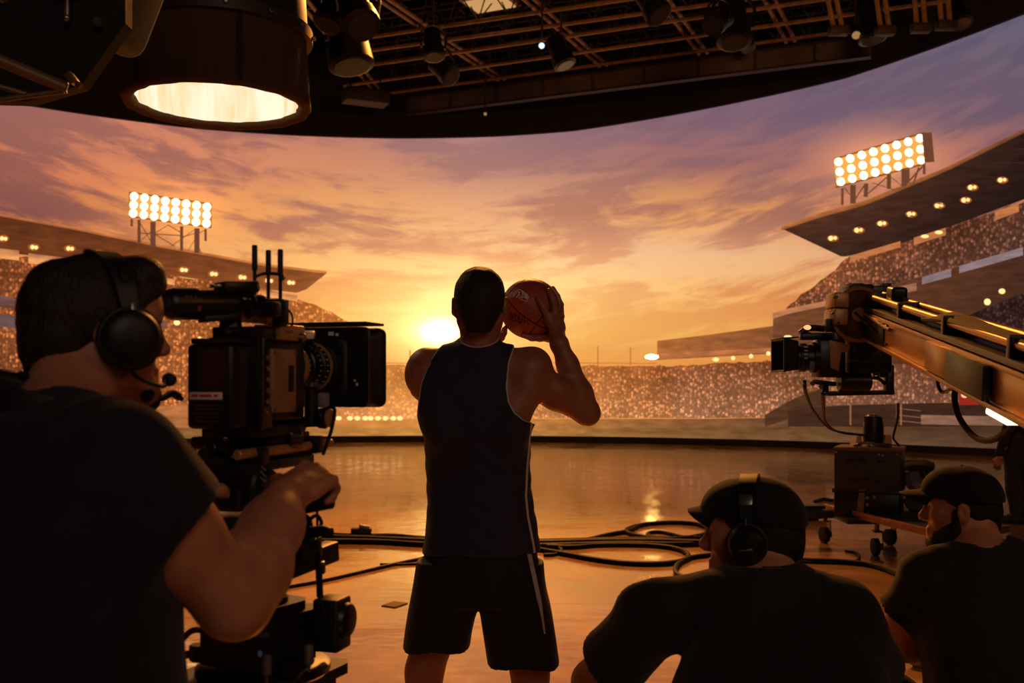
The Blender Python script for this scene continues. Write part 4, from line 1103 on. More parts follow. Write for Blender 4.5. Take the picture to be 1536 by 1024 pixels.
JP = dict(sl=W(637, 565, 3.55), el=(-.30, 3.86, 1.50), wl=(-.14, 3.80, 1.66), sr=W(797, 565, 3.53), er=W(881, 619, 3.60), wr=W(839, 516, 3.60),
          hl=(-.21, YP, .90), kl=(-.315, YP + .03, .50), al=(-.335, YP, .095), hr=(-.02, YP, .90), kr=(.065, YP + .03, .49), ar=(.085, YP - .02, .095))
traps = [((-.155, 3.51, 1.638), (-.29, 3.54, 1.597), .040, .05), ((-.075, 3.51, 1.634), (.055, 3.53, 1.588), .040, .05)]
S = SDF()
S.loft(pc, I3, secs, .02, 2.4, -.01)
for a, b, ra, rb in traps: S.rc(a, b, ra, rb, .06)
S.rc((-.112, 3.495, 1.78), (-.118, 3.525, 1.62), .06, .066, .03)
S.ell(W(637, 560, 3.55), (.064, .07, .085), None, .05); S.ell(W(797, 556, 3.53), (.074, .075, .085), roty(.35), .05)
S.rc(W(790, 590, 3.50), W(760, 640, 3.47), .05, .04, .05)          # shoulder blade
S.rc(JP['sl'], JP['el'], .058, .045, .04); S.rc(JP['el'], JP['wl'], .045, .03, .03)
add_arm(S, JP['sr'], JP['er'], JP['wr'], (.060, .047, .046, .031), .025)
add_head(S, hc, HM, hs)
for a, b, c in (('hl', 'kl', 'al'), ('hr', 'kr', 'ar')): add_leg(S, JP[a], JP[b], JP[c], 0, (.095, .066, .067, .04))
for a, q in (('al', -1), ('ar', 1)): S.ell(np.array(JP[a]) + [q * .01, .07, -.05], (.04, .1, .03), None, .03)
# right hand round the ball
def on_ball(x, y, lift=.008, back=False):
    p = np.array([0, 0, CAM_H]); d = unit(W(x, y, 1.0) - p); L = BALL_C - p; b = float(L @ d); R = BALL_R + lift
    disc = b * b - float(L @ L) + R * R
    if disc < 0:
        q = p + d * b; return BALL_C + unit(q - BALL_C) * R
    return p + d * (b - math.sqrt(disc) if not back else b + math.sqrt(disc))
hw = np.array(JP['wr']); palm = on_ball(836, 492, .020)
S.rc(hw, palm, .028, .026, .02)
kn_i, kn_m = on_ball(823, 476, .014), on_ball(833, 470, .014)
kn_r = on_ball(841, 474, .014) + [.002, .02, 0]; kn_p = kn_r + [.0, .03, -.012]
for q in (kn_i, kn_m, kn_r): S.rc(palm, q, .021, .0125, .016)
S.rc(palm, kn_p, .02, .011, .016); S.rc(hw, kn_i, .022, .014, .02)
S.chain([kn_i, on_ball(815, 461, .011), on_ball(810, 452, .010), on_ball(806.5, 446.5, .008)], [.0135, .012, .0108, .0096], .006)
S.chain([kn_m, on_ball(830, 455, .011), on_ball(827, 445, .010), on_ball(823, 436, .008)], [.0138, .0124, .011, .0098], .006)
S.chain([kn_r, on_ball(841, 457, .010, True), on_ball(836, 444, .010, True), on_ball(829, 432, .009, True)], [.013, .0118, .0105, .0094], .006)
S.chain([kn_p, on_ball(841, 468, .010, True), on_ball(836, 458, .009, True), on_ball(828, 448, .009, True)], [.0105, .009, .0085, .0075], .006)
th0 = on_ball(824, 505, .016)
S.rc(palm, th0, .022, .017, .016); S.rc(hw, th0, .022, .016, .02)
S.chain([th0, on_ball(810, 507, .010), on_ball(798, 507, .009), on_ball(784, 503, .008)], [.017, .0128, .0112, .009], .008)
# left hand under the ball, mostly hidden
add_hand(S, JP['wl'], BALL_C + [-.06, .0, -.10] - np.array(JP['wl']), (-.45, .5, -.8), (0, -1, .3), 1.0, (.35, .35, .25), .4, .12)
S.build('body', M_SKIN1, t, .0042)
# eyes, hair
for q in (-1, 1):
    MB().ball(hc + HM @ (np.array([q * .031, .0785, .009]) * hs), .0095 * hs, u=14, v=10).build('eye', M_EYE, t)
S = SDF(); hair_ops(S, hc, HM, hs, .007, -.092, 2, .0012, .068); S.build('hair', M_HAIR1, t, .0045)
# jersey
eR = np.array([(500, 770), (522, 771.5), (545, 764), (580, 760.5), (602, 764), (618, 773), (628, 786), (634, 801), (640, 840), (1200, 1200)], float)
eL = np.array([(490, 668), (512, 666), (526, 654), (545, 642), (575, 631), (610, 626), (632, 623), (640, 600), (650, 540), (1200, 200)], float)
zR, xR = CAM_H + (HZ - eR[:, 0]) / F_PX * YP, (eR[:, 1] - CX_PX) / F_PX * (YP - .1)
zL, xL = CAM_H + (HZ - eL[:, 0]) / F_PX * YP, (eL[:, 1] - CX_PX) / F_PX * (YP - .1)
def arm_cut(X, Z):
    r = X - np.interp(-Z, -zR, xR); l = np.interp(-Z, -zL, xL) - X
    return np.maximum(r, l)
NC = np.array([-.116, 3.47, 1.755]); NR = np.array([.09, .11, .098])
def neck_cut(X, Y, Z):
    k0 = np.sqrt(((X - NC[0]) / NR[0]) ** 2 + ((Y - NC[1]) / NR[1]) ** 2 + ((Z - NC[2]) / NR[2]) ** 2)
    return (1 - k0) * .09
HEM = CAM_H + (HZ - 826) / F_PX * YP
secsJ = [(.80, 0, 0, .205, .14), (.90, .005, 0, .206, .142), (.96, .004, 0, .203, .137), (1.02, .006, 0, .198, .13), (1.08, .004, 0, .19, .122)] + secs[4:]
S = SDF(); S.loft(pc, I3, secsJ, .02, 2.4, .004)
for a, b, ra, rb in traps: S.rc(a, b, ra + .012, rb + .012, .06)
S.rc((-.112, 3.5, 1.66), (-.118, 3.52, 1.60), .066, .078, .03)
S.rc(W(795, 590, 3.50), W(765, 650, 3.47), .058, .05, .06); S.rc(W(640, 590, 3.50), W(665, 650, 3.47), .055, .048, .06)
w1 = wrinkle(11, 13, .0042, (1.4, 1, .8), 6); w2 = wrinkle(12, 34, .0016, (1, 1, 1.6), 6)
S.cut(lambda X, Y, Z: w1(X, Y, Z) + w2(X, Y, Z), 0, '+')
S.cut(lambda X, Y, Z: arm_cut(X, Z) + 0 * Y); S.cut(neck_cut); S.cut(lambda X, Y, Z: HEM + .006 * np.sin(X * 25) - Z)
stR = np.array([(600, 801), (640, 797), (700, 791), (740, 789), (770, 792), (815, 801), (830, 802)], float)
zS, xS = CAM_H + (HZ - stR[:, 0]) / F_PX * YP, (stR[:, 1] - CX_PX) / F_PX * (YP - .06)
def trim(X, Y, Z):
    a = np.minimum(np.abs(arm_cut(X, Z)), np.abs(neck_cut(X, Y, Z)))
    side = np.abs(X - np.interp(-Z, -zS, xS)) + np.where((Y < YP + .05) & (Z < 1.42), 0, 1)
    hem = np.abs(Z - HEM - .022) + .0015
    return np.minimum(a, side * 1.15)
def jersey_mat(name, base, band, attr, w=.0042, soft=.0015, dark=None):
    m, nt, out = new_mat(name); N, L = nt.nodes.new, nt.links.new
    b = N('ShaderNodeBsdfPrincipled'); b.inputs['Roughness'].default_value = .72; b.inputs['Specular IOR Level'].default_value = .3; b.inputs['Sheen Weight'].default_value = .1
    a = N('ShaderNodeAttribute'); a.attribute_name = attr
    mr = N('ShaderNodeMapRange'); mr.inputs['From Min'].default_value = w - soft; mr.inputs['From Max'].default_value = w + soft
    mr.inputs['To Min'].default_value = 1; mr.inputs['To Max'].default_value = 0; L(a.outputs['Fac'], mr.inputs['Value'])
    tc = N('ShaderNodeTexCoord'); n = N('ShaderNodeTexNoise'); n.inputs['Scale'].default_value = 420; L(tc.outputs['Object'], n.inputs['Vector'])
    mx = N('ShaderNodeMix'); mx.data_type = 'RGBA'; mx.inputs['A'].default_value = lin(base) + [1]; mx.inputs['B'].default_value = lin(band) + [1]
    L(mr.outputs['Result'], mx.inputs['Factor']); L(mx.outputs['Result'], b.inputs['Base Color'])
    bp = N('ShaderNodeBump'); bp.inputs['Strength'].default_value = .15; bp.inputs['Distance'].default_value = .001; L(n.outputs['Fac'], bp.inputs['Height']); L(bp.outputs['Normal'], b.inputs['Normal'])
    L(b.outputs['BSDF'], out.inputs['Surface']); return m
S.build('jersey', jersey_mat('navy_jersey', (36, 32, 50), (196, 186, 180), 'trim'), t, .0042, {'trim': trim}, 'navy sleeveless jersey with thin white piping')
# shorts
S = SDF(); S.loft(pc, I3, [(.76, .0, 0, .18, .135), (.82, .0, 0, .195, .135), (.93, .006, 0, .198, .13), (1.0, .006, 0, .190, .122)], .03, 2.4, .002)
zb = CAM_H + (HZ - 1000) / F_PX * YP
def Z_(y): return CAM_H + (HZ - y) / F_PX * YP
def X_(x): return (x - CX_PX) / F_PX * YP - pc[0]
def sec(y, xl, xr, d, dy=0): return (Z_(y), X_((xl + xr) / 2), dy, (xr - xl) / 2 * YP / F_PX, d)
S.loft(pc, I3, [sec(840, 626, 730, .12), sec(880, 620, 728, .128), sec(915, 613, 716, .125), sec(945, 608, 708, .12), sec(975, 604, 703, .12)], .02, 2.6)
S.loft(pc, I3, [sec(840, 715, 816, .12), sec(880, 716, 821, .128), sec(915, 720, 828, .125), sec(950, 726, 833, .12), sec(1000, 732, 840, .12)], .02, 2.6)
w1 = wrinkle(21, 20, .004, (1.6, 1, .5), 7); S.cut(lambda X, Y, Z: w1(X, Y, Z), 0, '+')
hemz = lambda X, Y: np.where(X < (718 - CX_PX) / F_PX * YP, Z_(958) + .10 * (X - X_(655) - pc[0]) * 0 + .012 * np.cos((X + .27) * 22), Z_(982) - .0 + .012 * np.cos((X - .03) * 20)) - .012 + .02 * ((Y - YP) / .12)
S.cut(lambda X, Y, Z: hemz(X, Y) - Z)
ssR = np.array([(820, 793), (850, 800), (900, 811), (945, 818), (1000, 824)], float)
zs2, xs2 = CAM_H + (HZ - ssR[:, 0]) / F_PX * YP, (ssR[:, 1] - CX_PX) / F_PX * (YP - .09)
S.build('shorts', jersey_mat('black_shorts', (16, 14, 18), (180, 170, 164), 'stripe', .0075, .0015), t, .005,
        {'stripe': lambda X, Y, Z: np.abs(X - np.interp(-Z, -zs2, xs2)) * (1 + 2.2 * np.clip((Z_(890) - Z) / .16, 0, 5)) + np.where((Y < YP + .02) & (Z < Z_(822)) & (Z > Z_(942)), 0, 1)}, 'black shorts with a white side stripe')
for a in ('al', 'ar'): make_shoe('shoe', JP[a], (.0, 1, 0), pbr('sneaker_' + a, (30, 28, 32), .6), t, None, .05)

# the ball
def ball_mat():
    m, nt, out = new_mat('basketball_leather'); N, L = nt.nodes.new, nt.links.new
    b = N('ShaderNodeBsdfPrincipled'); b.inputs['Roughness'].default_value = .5
    a = N('ShaderNodeAttribute'); a.attribute_name = 'seam'
    mr = N('ShaderNodeMapRange'); mr.inputs['From Min'].default_value = .0018; mr.inputs['From Max'].default_value = .0032; L(a.outputs['Fac'], mr.inputs['Value'])
    tc = N('ShaderNodeTexCoord'); v = N('ShaderNodeTexVoronoi'); v.inputs['Scale'].default_value = 420; L(tc.outputs['Object'], v.inputs['Vector'])
    n = N('ShaderNodeTexNoise'); n.inputs['Scale'].default_value = 22; L(tc.outputs['Object'], n.inputs['Vector'])
    rp = N('ShaderNodeValToRGB'); rp.color_ramp.elements[0].color = lin((128, 52, 26)) + [1]; rp.color_ramp.elements[1].color = lin((176, 80, 42)) + [1]; L(n.outputs['Fac'], rp.inputs['Fac'])
    mx = N('ShaderNodeMix'); mx.data_type = 'RGBA'; mx.inputs['A'].default_value = (.012, .008, .006, 1); L(rp.outputs['Color'], mx.inputs['B']); L(mr.outputs['Result'], mx.inputs['Factor'])
    L(mx.outputs['Result'], b.inputs['Base Color'])
    bp = N('ShaderNodeBump'); bp.inputs['Strength'].default_value = .35; bp.inputs['Distance'].default_value = .001; L(v.outputs['Distance'], bp.inputs['Height']); L(bp.outputs['Normal'], b.inputs['Normal'])
    L(b.outputs['BSDF'], out.inputs['Surface']); return m
bt_ = thing('basketball', BALL_C, 'worn orange basketball with dark seams held beside the player\'s head', 'ball')
# seam frame: the main seam runs diagonally across the side facing us
vA, vB = on_ball(762, 450, 0) - BALL_C, on_ball(815, 491, 0) - BALL_C
n1 = unit(np.cross(vA, vB)); vC = on_ball(795, 425, 0) - BALL_C; vD = on_ball(830, 470, 0) - BALL_C
n2 = unit(np.cross(vC, vD)); n2 = unit(n2 - n1 * float(n1 @ n2)); n3 = np.cross(n1, n2)
bmb = bmesh.new(); bmesh.ops.create_icosphere(bmb, subdivisions=7, radius=1.0)
sv = np.array([v.co for v in bmb.verts]); q = np.stack([sv @ n1, sv @ n2, sv @ n3], 1)
dd = np.minimum(np.abs(q[:, 0]), np.abs(q[:, 1])); cs = np.minimum(*(np.abs(np.arccos(np.clip(sv @ (n3 * sg_), -1, 1)) - .82) for sg_ in (1, -1)))
dd = np.minimum(dd, cs) * BALL_R
me = bpy.data.meshes.new('ball_skin')
for v, d_ in zip(bmb.verts, dd): v.co *= BALL_R * (1 - .016 * math.exp(-(d_ / .0022) ** 2))
bmb.to_mesh(me); bmb.free(); me.shade_smooth()
at = me.attributes.new('seam', 'FLOAT', 'POINT'); at.data.foreach_set('value', dd.astype(np.float32)); me.materials.append(ball_mat())
o = bpy.data.objects.new('ball_skin', me); COL.objects.link(o); o.parent = bt_
def ball_strokes(name, mat, strokes, r):
    mb = MB()
    for st in strokes: mb.tube([on_ball(x, y, .0004) for x, y in st], r, 6, 4)
    return mb.build(name, mat, bt_)
ball_strokes('logo', pbr('silver_print', (240, 236, 240), .25, 0), [
    [(770, 445), (774, 440), (777, 436)], [(774, 447), (778, 441), (780, 437)], [(778, 436), (779, 442), (783, 447)], [(783, 447), (784, 441), (783, 436)], [(783, 436), (787, 443), (789, 449)],
    [(789, 449), (789, 444), (788, 440)], [(788, 440), (791, 446), (792, 451)], [(785, 445), (790, 446), (792, 445)], [(769, 443), (773, 437), (779, 434), (785, 437), (791, 442), (793, 447)], [(777, 445), (784, 450), (791, 452)]], .0013)
ball_strokes('signature', pbr('black_ink', (14, 10, 9), .6), [
    [(764, 473), (766, 469), (768, 473), (770, 478), (772, 471), (774, 469), (773, 477), (776, 480), (778, 472), (780, 473), (778, 481), (782, 483), (784, 476), (787, 477), (786, 484), (790, 481), (793, 487)],
    [(765, 476), (769, 480), (775, 482), (781, 485)], [(766, 478), (770, 472), (776, 474), (781, 480)]], .0014)

# ------------------------------------------------------------------ CAMERA OPERATOR (left foreground)
M_SKIN2 = skin_mat('operator_skin', (172, 112, 82)); M_HAIR2 = hair_mat('short_brown_hair', (34, 22, 14))
M_TEE = cloth_mat('black_tshirt', (24, 23, 29)); M_JEAN = cloth_mat('dark_jeans', (24, 24, 34), .3, 60)
t = thing('camera_operator', (-.66, 1.45, 0), 'camera operator in black T-shirt seen from behind at left, working the cinema camera', 'person')
hc = W(148, 496, 1.56); HM = rotz(-.92) @ rotx(-.04); hs = .95
fw = np.array([math.sin(.62), math.cos(.62), 0]); rt = np.array([math.cos(.62), -math.sin(.62), 0])
tc_ = np.array([-.655, 1.40, 0.0]); TM = np.stack([rt, fw, [0, 0, 1.0]], 1)
nb = tc_ + [0.0, .03, 1.475]
JC = dict(nb=nb, hc=hc, sl=tc_ - rt * .19 + [0, 0, 1.415], sr=np.array([-.525, 1.33, 1.425]), er=W(352, 902, 1.43), wr=W(430, 745, 1.62),
          el=tc_ - rt * .19 + fw * .10 + [0, 0, 1.15], wl=W(262, 735, 1.74), hl=tc_ - rt * .10 + [0, 0, .92], hr=tc_ + rt * .10 + [0, 0, .92],
          kl=tc_ - rt * .13 + fw * .05 + [0, 0, .5], kr=tc_ + rt * .13 + fw * .02 + [0, 0, .5], al=tc_ - rt * .15 + [0, 0, .09], ar=tc_ + rt * .15 + [0, 0, .09])
JC['el'] = W(120, 860, 1.72)
secs2 = [(.85, 0, 0, .17, .12), (.95, 0, 0, .175, .13), (1.08, 0, .01, .172, .138), (1.2, 0, .005, .18, .135), (1.3, 0, 0, .188, .13), (1.38, 0, -.005, .185, .118), (1.43, 0, -.005, .165, .098), (1.475, 0, .0, .10, .075), (1.50, 0, .005, .075, .065)]
traps2 = [(nb + [0, 0, .0], np.asarray(JC['sr']) + [0, 0, .012], .055, .052), (nb, np.asarray(JC['sl']) + [0, 0, .012], .055, .052)]
S = SDF(); S.loft(tc_, TM, secs2, .02, 2.4, -.004)
for a, b, ra, rb in traps2: S.rc(a, b, ra, rb, .05)
S.rc(nb - [0, 0, .03], hc - HM @ np.array([0, .03, .05]), .066, .06, .03)
add_arm(S, JC['sr'], JC['er'], JC['wr'], (.060, .054, .056, .031), .03); add_arm(S, JC['sl'], JC['el'], JC['wl'], (.056, .045, .045, .029), .03)
add_hand(S, JC['wr'], W(486, 706, 1.70) - W(430, 745, 1.62), (-.2, -.9, .42), (-.25, .2, 1), 1.02, (1.05, 1.2, .9), .8, .0)
add_hand(S, JC['wl'], W(292, 722, 1.80) - np.asarray(JC['wl']), (-.3, -.8, .4), (0, 0, 1), 1.0, (1.0, 1.1, .8), .6, .02)
add_head(S, hc, HM, hs)
for a, b, c in (('hl', 'kl', 'al'), ('hr', 'kr', 'ar')): add_leg(S, JC[a], JC[b], JC[c])
S.build('body', M_SKIN2, t, .0055)
for q in (-1, 1): MB().ball(hc + HM @ (np.array([q * .031, .0785, .009]) * hs), .0095 * hs, u=14, v=10).build('eye', M_EYE, t)
S = SDF(); hair_ops(S, hc, HM, hs, .011, -.092, 5, .003, .062); S.ell(hc + HM @ (np.array([.02, .06, .098]) * hs), np.array([.055, .035, .03]) * hs, HM, .02)
S.build('hair', M_HAIR2, t, .005)
S = SDF(); P = lambda x, y, z: hc + HM @ (np.array([x, y, z]) * hs)
S.ell(P(0, .083, -.106), np.array([.028, .024, .028]) * hs, HM, .01); S.rc(P(.03, .07, -.10), P(.045, .03, -.075), .016, .013, .01); S.rc(P(-.03, .07, -.10), P(-.045, .03, -.075), .016, .013, .01)
S.build('beard', M_HAIR2, t, .005)
dress(t, JC, M_TEE, M_JEAN, .40, None, .014, 31, .007, secs2, (tc_, TM), (12, .0058), .073, traps2)
S = SDF(); S.rc(nb + [0, 0, .0], nb + [0, 0, .04], .088, .082, 0); S.rc(nb - [0, 0, .05], nb + [0, 0, .1], .072, .072, .0, 's'); S.cut(lambda X, Y, Z: np.abs((Z - nb[2] - .02) + .35 * ((X - nb[0]) * fw[0] + (Y - nb[1]) * fw[1])) - .019, .004)
S.build('neck_strap', M_LACE, t, .005)
for a in ('al', 'ar'): make_shoe('shoe', JC[a], fw, pbr('black_shoe_' + a, (20, 18, 18), .6), t)
headset('black ear defender headset with mouth microphone worn by the camera operator at left', hc, HM, hs, 1, .010, .051, None, .036, .026)
# gear on his left shoulder
p = W(18, 580, 1.50); gt = thing('shoulder_pack', p, 'black gear pack with red edge on the camera operator\'s left shoulder', 'bag')
MB().box(p, (.075, .05, .045), roty(.25), .012, 3).build('pouch', M_BLACKP, gt)
MB().tube([p + np.array([-.03, -.034, .03]), p + np.array([-.014, -.038, .024]), p + np.array([-.008, -.04, .0]), p + np.array([-.022, -.04, -.02])], .006, 8).build('cord', pbr('red_cord', (190, 44, 26), .5), gt)
MB().ribbon([p + np.array([.03, -.02, .02]), p + np.array([.06, -.03, .006]), p + np.array([.10, -.02, -.02])], .03, .006, (0, 1, 0)).build('strap', M_LACE, gt)

# ------------------------------------------------------------------ SEATED CREW IN THE MIDDLE
def crew(name, label, hc, yaw, pitch, hs, nb, lean, yaw_t, J, secs, top, jean, skin, hair, seed, sleeve=.55, capargs=None, hair_t=.01, wr=(12, .0062), beard=False, g=.014, hands=True, shirtname='t_shirt'):
    t = thing(name, (nb[0], nb[1], 0), label, 'person')
    HM = rotz(-yaw) @ rotx(pitch); TM = rotz(-yaw_t) @ rotx(lean)
    L_ = secs[-1][0]; o = np.asarray(nb, float) - TM @ np.array([0, 0, L_])
    J['nb'], J['hc'] = nb, hc; nb = np.asarray(nb, float)
    tr = [(nb - [0, 0, .01], np.asarray(J['sr'], float) + [0, 0, .012], .058, .056), (nb - [0, 0, .01], np.asarray(J['sl'], float) + [0, 0, .012], .058, .056)]
    S = SDF(); S.loft(o, TM, secs, .02, 2.4, -.012)
    for a, b, ra, rb in tr: S.rc(a, b, ra - .010, rb - .008, .05)
    S.rc(nb - [0, 0, .03], hc - HM @ np.array([0, .03, .05]), .068, .062, .03)
    for q in 'lr':
        add_arm(S, J['s' + q], J['e' + q], J['w' + q], (.062, .052, .052, .031), .03)
        d = J.get('hd' + q, np.asarray(J['w' + q], float) - np.asarray(J['e' + q], float)); add_hand(S, J['w' + q], d, (0, 0, 1), (1 if q == 'l' else -1, 0, 0), 1.0, (.5, .5, .4), .5)
        add_leg(S, J['h' + q], J['k' + q], J['a' + q])
    add_head(S, hc, HM, hs); S.build('body', skin, t, .0055)
    for q in (-1, 1): MB().ball(hc + HM @ (np.array([q * .031, .0785, .009]) * hs), .0095 * hs, u=14, v=10).build('eye', M_EYE, t)
    S = SDF(); hair_ops(S, hc, HM, hs, hair_t, -.088, seed, .002, .066); S.build('hair', hair, t, .0055)
    if beard:
        P = lambda x, y, z: hc + HM @ (np.array([x, y, z]) * hs); S = SDF()
        S.ell(P(0, .075, -.103), np.array([.034, .03, .032]) * hs, HM, .01)
        for q in (-1, 1):
            S.rc(P(q * .032, .068, -.1), P(q * .057, .004, -.062), .022, .024, .015); S.rc(P(q * .058, .006, -.06), P(q * .072, .01, -.005), .02, .010, .012); S.rc(P(q * .034, .062, -.075), P(q * .052, .03, -.055), .018, .02, .012)
        w = wrinkle(seed, 90, .0015, n=8); S.cut(lambda X, Y, Z: w(X, Y, Z), 0, '+'); S.build('beard', hair, t, .005)
    dress(t, J, top, jean, sleeve, None, g, seed, .007, secs, (o, TM), wr, .074, tr, shirtname)
    for q in 'lr': make_shoe('shoe', J['a' + q], J.get('toe', (0, 1, 0)), pbr('work_shoe', (30, 24, 20), .7), t)
    return t, HM
M_TEE2 = cloth_mat('washed_black_tshirt', (32, 27, 25)); M_CAP = cloth_mat('black_cotton_cap', (13, 11, 13), .4, 300)
M_SKIN3 = skin_mat('crew_skin', (176, 116, 86)); M_HAIR3 = hair_mat('dark_hair', (20, 14, 10))
hcM = W(1126, 800, 2.25)
secsM = [(.0, 0, 0, .20, .14), (.12, 0, 0, .215, .15), (.28, 0, 0, .238, .152), (.38, 0, -.006, .224, .142), (.46, 0, -.004, .180, .12), (.53, 0, .0, .135, .095), (.58, 0, .004, .095, .075), (.60, 0, .006, .08, .068)]
JM = dict(sl=W(985, 925, 2.22), el=W(890, 1022, 2.42), wl=(.33, 2.62, .70), sr=W(1262, 930, 2.18), er=(.83, 2.28, .80), wr=(.66, 2.60, .70),
          hl=(.47, 2.02, .53), kl=(.26, 2.46, .62), al=(.28, 2.42, .09), hr=(.66, 2.0, .53), kr=(.86, 2.42, .6), ar=(.84, 2.40, .09))
t, HMm = crew('crew_member', 'seated crew member in black T-shirt, cap and headphones, facing left, right of the player', hcM, -1.22, -.06, .99, W(1150, 876, 2.17), -.30, -.12, JM, secsM, M_TEE2, M_JEAN, M_SKIN3, M_HAIR3, 51, .60, None, .008)
cap(t, hcM, HMm, .99, M_CAP, 0, .16, True, .012, .05, .012)
headset('black headphones with metal trim over the cap of the middle seated crew member', hcM, HMm, .99, 0, .014, .046, M_BLACK, .034)
MB().tube([hcM + HMm @ np.array([-.07, .03, -.085]), hcM + HMm @ np.array([-.055, .06, -.105]), hcM + HMm @ np.array([-.03, .085, -.125])], .011, 8).build('collar_mic', M_BLACK, t)
# ------------------------------------------------------------------ CREW MEMBER AT THE RIGHT EDGE
hcR = W(1440, 762, 2.90)
secsR = [(.0, 0, 0, .185, .135), (.12, 0, 0, .195, .14), (.28, 0, 0, .206, .142), (.38, 0, -.006, .202, .134), (.46, 0, -.004, .175, .115), (.53, 0, .0, .13, .092), (.58, 0, .004, .095, .075), (.60, 0, .006, .085, .07)]
JR = dict(sl=W(1392, 873, 2.82), el=W(1338, 968, 2.92), wl=W(1425, 952, 3.06), sr=W(1590, 868, 2.72), er=W(1640, 990, 2.8), wr=W(1560, 1000, 3.05), hl=(1.35, 2.66, .42), kl=W(1395, 1042, 2.95), al=(1.12, 2.98, .09), hr=(1.55, 2.62, .42), kr=(1.62, 3.05, .58), ar=(1.62, 3.02, .09))
JR['kl'] = np.array([1.13, 2.96, .60])
t, HMr = crew('crew_member', 'bearded crew member in black T-shirt and black baseball cap sitting at the right edge', hcR, -1.12, -.05, .96, W(1478, 832, 2.80), -.22, -.2, JR, secsR, M_TEE2, cloth_mat('blue_jeans', (24, 30, 52), .3, 60), M_SKIN3, M_HAIR3, 71, .52, None, .003, (12, .0062), True)
cap(t, hcR, HMr, .96, M_CAP, 0, .10, True, .008, .08, .010)
# seats under the two of them
def crate(c, s, label):
    t = thing('wooden_crate', (c[0], c[1], 0), label, 'box', None); mat = pbr('crate_plywood', (92, 66, 42), .7, 0, .3, 8, stretch=(1, 8, 1))
    x, y, z = s
    mb = MB(); th = .018
    mb.box((c[0], c[1], z - th / 2), (x, y, th), None, .003); mb.box((c[0], c[1], th / 2), (x, y, th), None, .003)
    for k in (-1, 1): mb.box((c[0] + k * (x / 2 - th / 2), c[1], z / 2), (th, y, z - .02), None, .002); mb.box((c[0], c[1] + k * (y / 2 - th / 2), z / 2), (x - .03, th, z - .02), None, .002)
    mb.build('panel', mat, t)
    mb = MB()
    for k in (-1, 1): mb.box((c[0] + k * x / 2, c[1], z * .7), (.006, .12, .035), None, .002)
    mb.build('hand_hold', M_RUB, t)
crate((.57, 1.98), (.5, .4, .40), 'plywood crate under the middle seated crew member')
crate((1.46, 2.62), (.5, .4, .29), 'low plywood crate under the crew member at the right edge')

# ------------------------------------------------------------------ STANDING CREW MEMBER, FAR RIGHT
YS = 10.7
def WS(x, y, dy=0): return W(x, y, YS + dy)
cS = np.array([WS(1527, 600)[0], YS, 0.0]); fS = np.array([-.75, .66, 0]); fS = unit(fS); rS = np.array([fS[1], -fS[0], 0]); TS = np.stack([rS, fS, [0, 0, 1.0]], 1)
secsS = [(.88, 0, 0, .165, .12), (1.0, 0, 0, .165, .12), (1.15, 0, 0, .175, .125), (1.3, 0, 0, .19, .13), (1.4, 0, 0, .185, .115), (1.46, 0, 0, .12, .08), (1.5, 0, 0, .075, .065)]
nbS = cS + [0, 0, 1.48]; hcS = nbS + [0, 0, .17] + fS * .02
JS = dict(nb=nbS, hc=hcS, sl=cS - rS * .2 + [0, 0, 1.40], sr=cS + rS * .2 + [0, 0, 1.40], el=cS - rS * .25 + [0, 0, 1.12], er=cS + rS * .25 + [0, 0, 1.12], wl=WS(1500, 686, -.12), wr=cS + rS * .24 + fS * .1 + [0, 0, .88],
          hl=cS - rS * .09 + [0, 0, .90], hr=cS + rS * .09 + [0, 0, .90], kl=cS - rS * .1 + fS * .03 + [0, 0, .5], kr=cS + rS * .1 + [0, 0, .5], al=cS - rS * .1 + [0, 0, .09], ar=cS + rS * .12 - fS * .03 + [0, 0, .09])
t = thing('standing_crew_member', cS, 'crew member in dark clothes standing behind the jib arm at the far right edge', 'person')
S = SDF(); S.loft(cS, TS, secsS, .02, 2.4, -.004); S.rc(nbS - [0, 0, .03], hcS - [0, 0, .05], .062, .058, .03)
for q in 'lr':
    add_arm(S, JS['s' + q], JS['e' + q], JS['w' + q]); add_hand(S, JS['w' + q], fS * .3 + [0, 0, -1], rS * (1 if q == 'r' else -1), fS, 1.0, (.4, .4, .3), .4); add_leg(S, JS['h' + q], JS['k' + q], JS['a' + q])
add_head(S, hcS, TS, 1.03); S.build('body', M_SKIN3, t, .008)
S = SDF(); hair_ops(S, hcS, TS, 1.03, .012, -.085, 9, .002); S.build('hair', M_HAIR3, t, .007)
JS['extra'] = [(JS['el'], JS['wl'] + np.array([0, 0, .05]), .046, .036), (JS['er'], JS['wr'] + np.array([0, 0, .05]), .046, .036)]
dress(t, JS, M_TEE2, cloth_mat('faded_jeans', (40, 38, 46), .3, 60), 1.0, None, .014, 91, .009, secsS, (cS, TS), (13, .004), .072, [(nbS, JS['sl'], .055, .05), (nbS, JS['sr'], .055, .05)])
for a in ('al', 'ar'): make_shoe('shoe', JS[a], fS, pbr('shoe_dark_' + a, (24, 20, 18), .7), t)
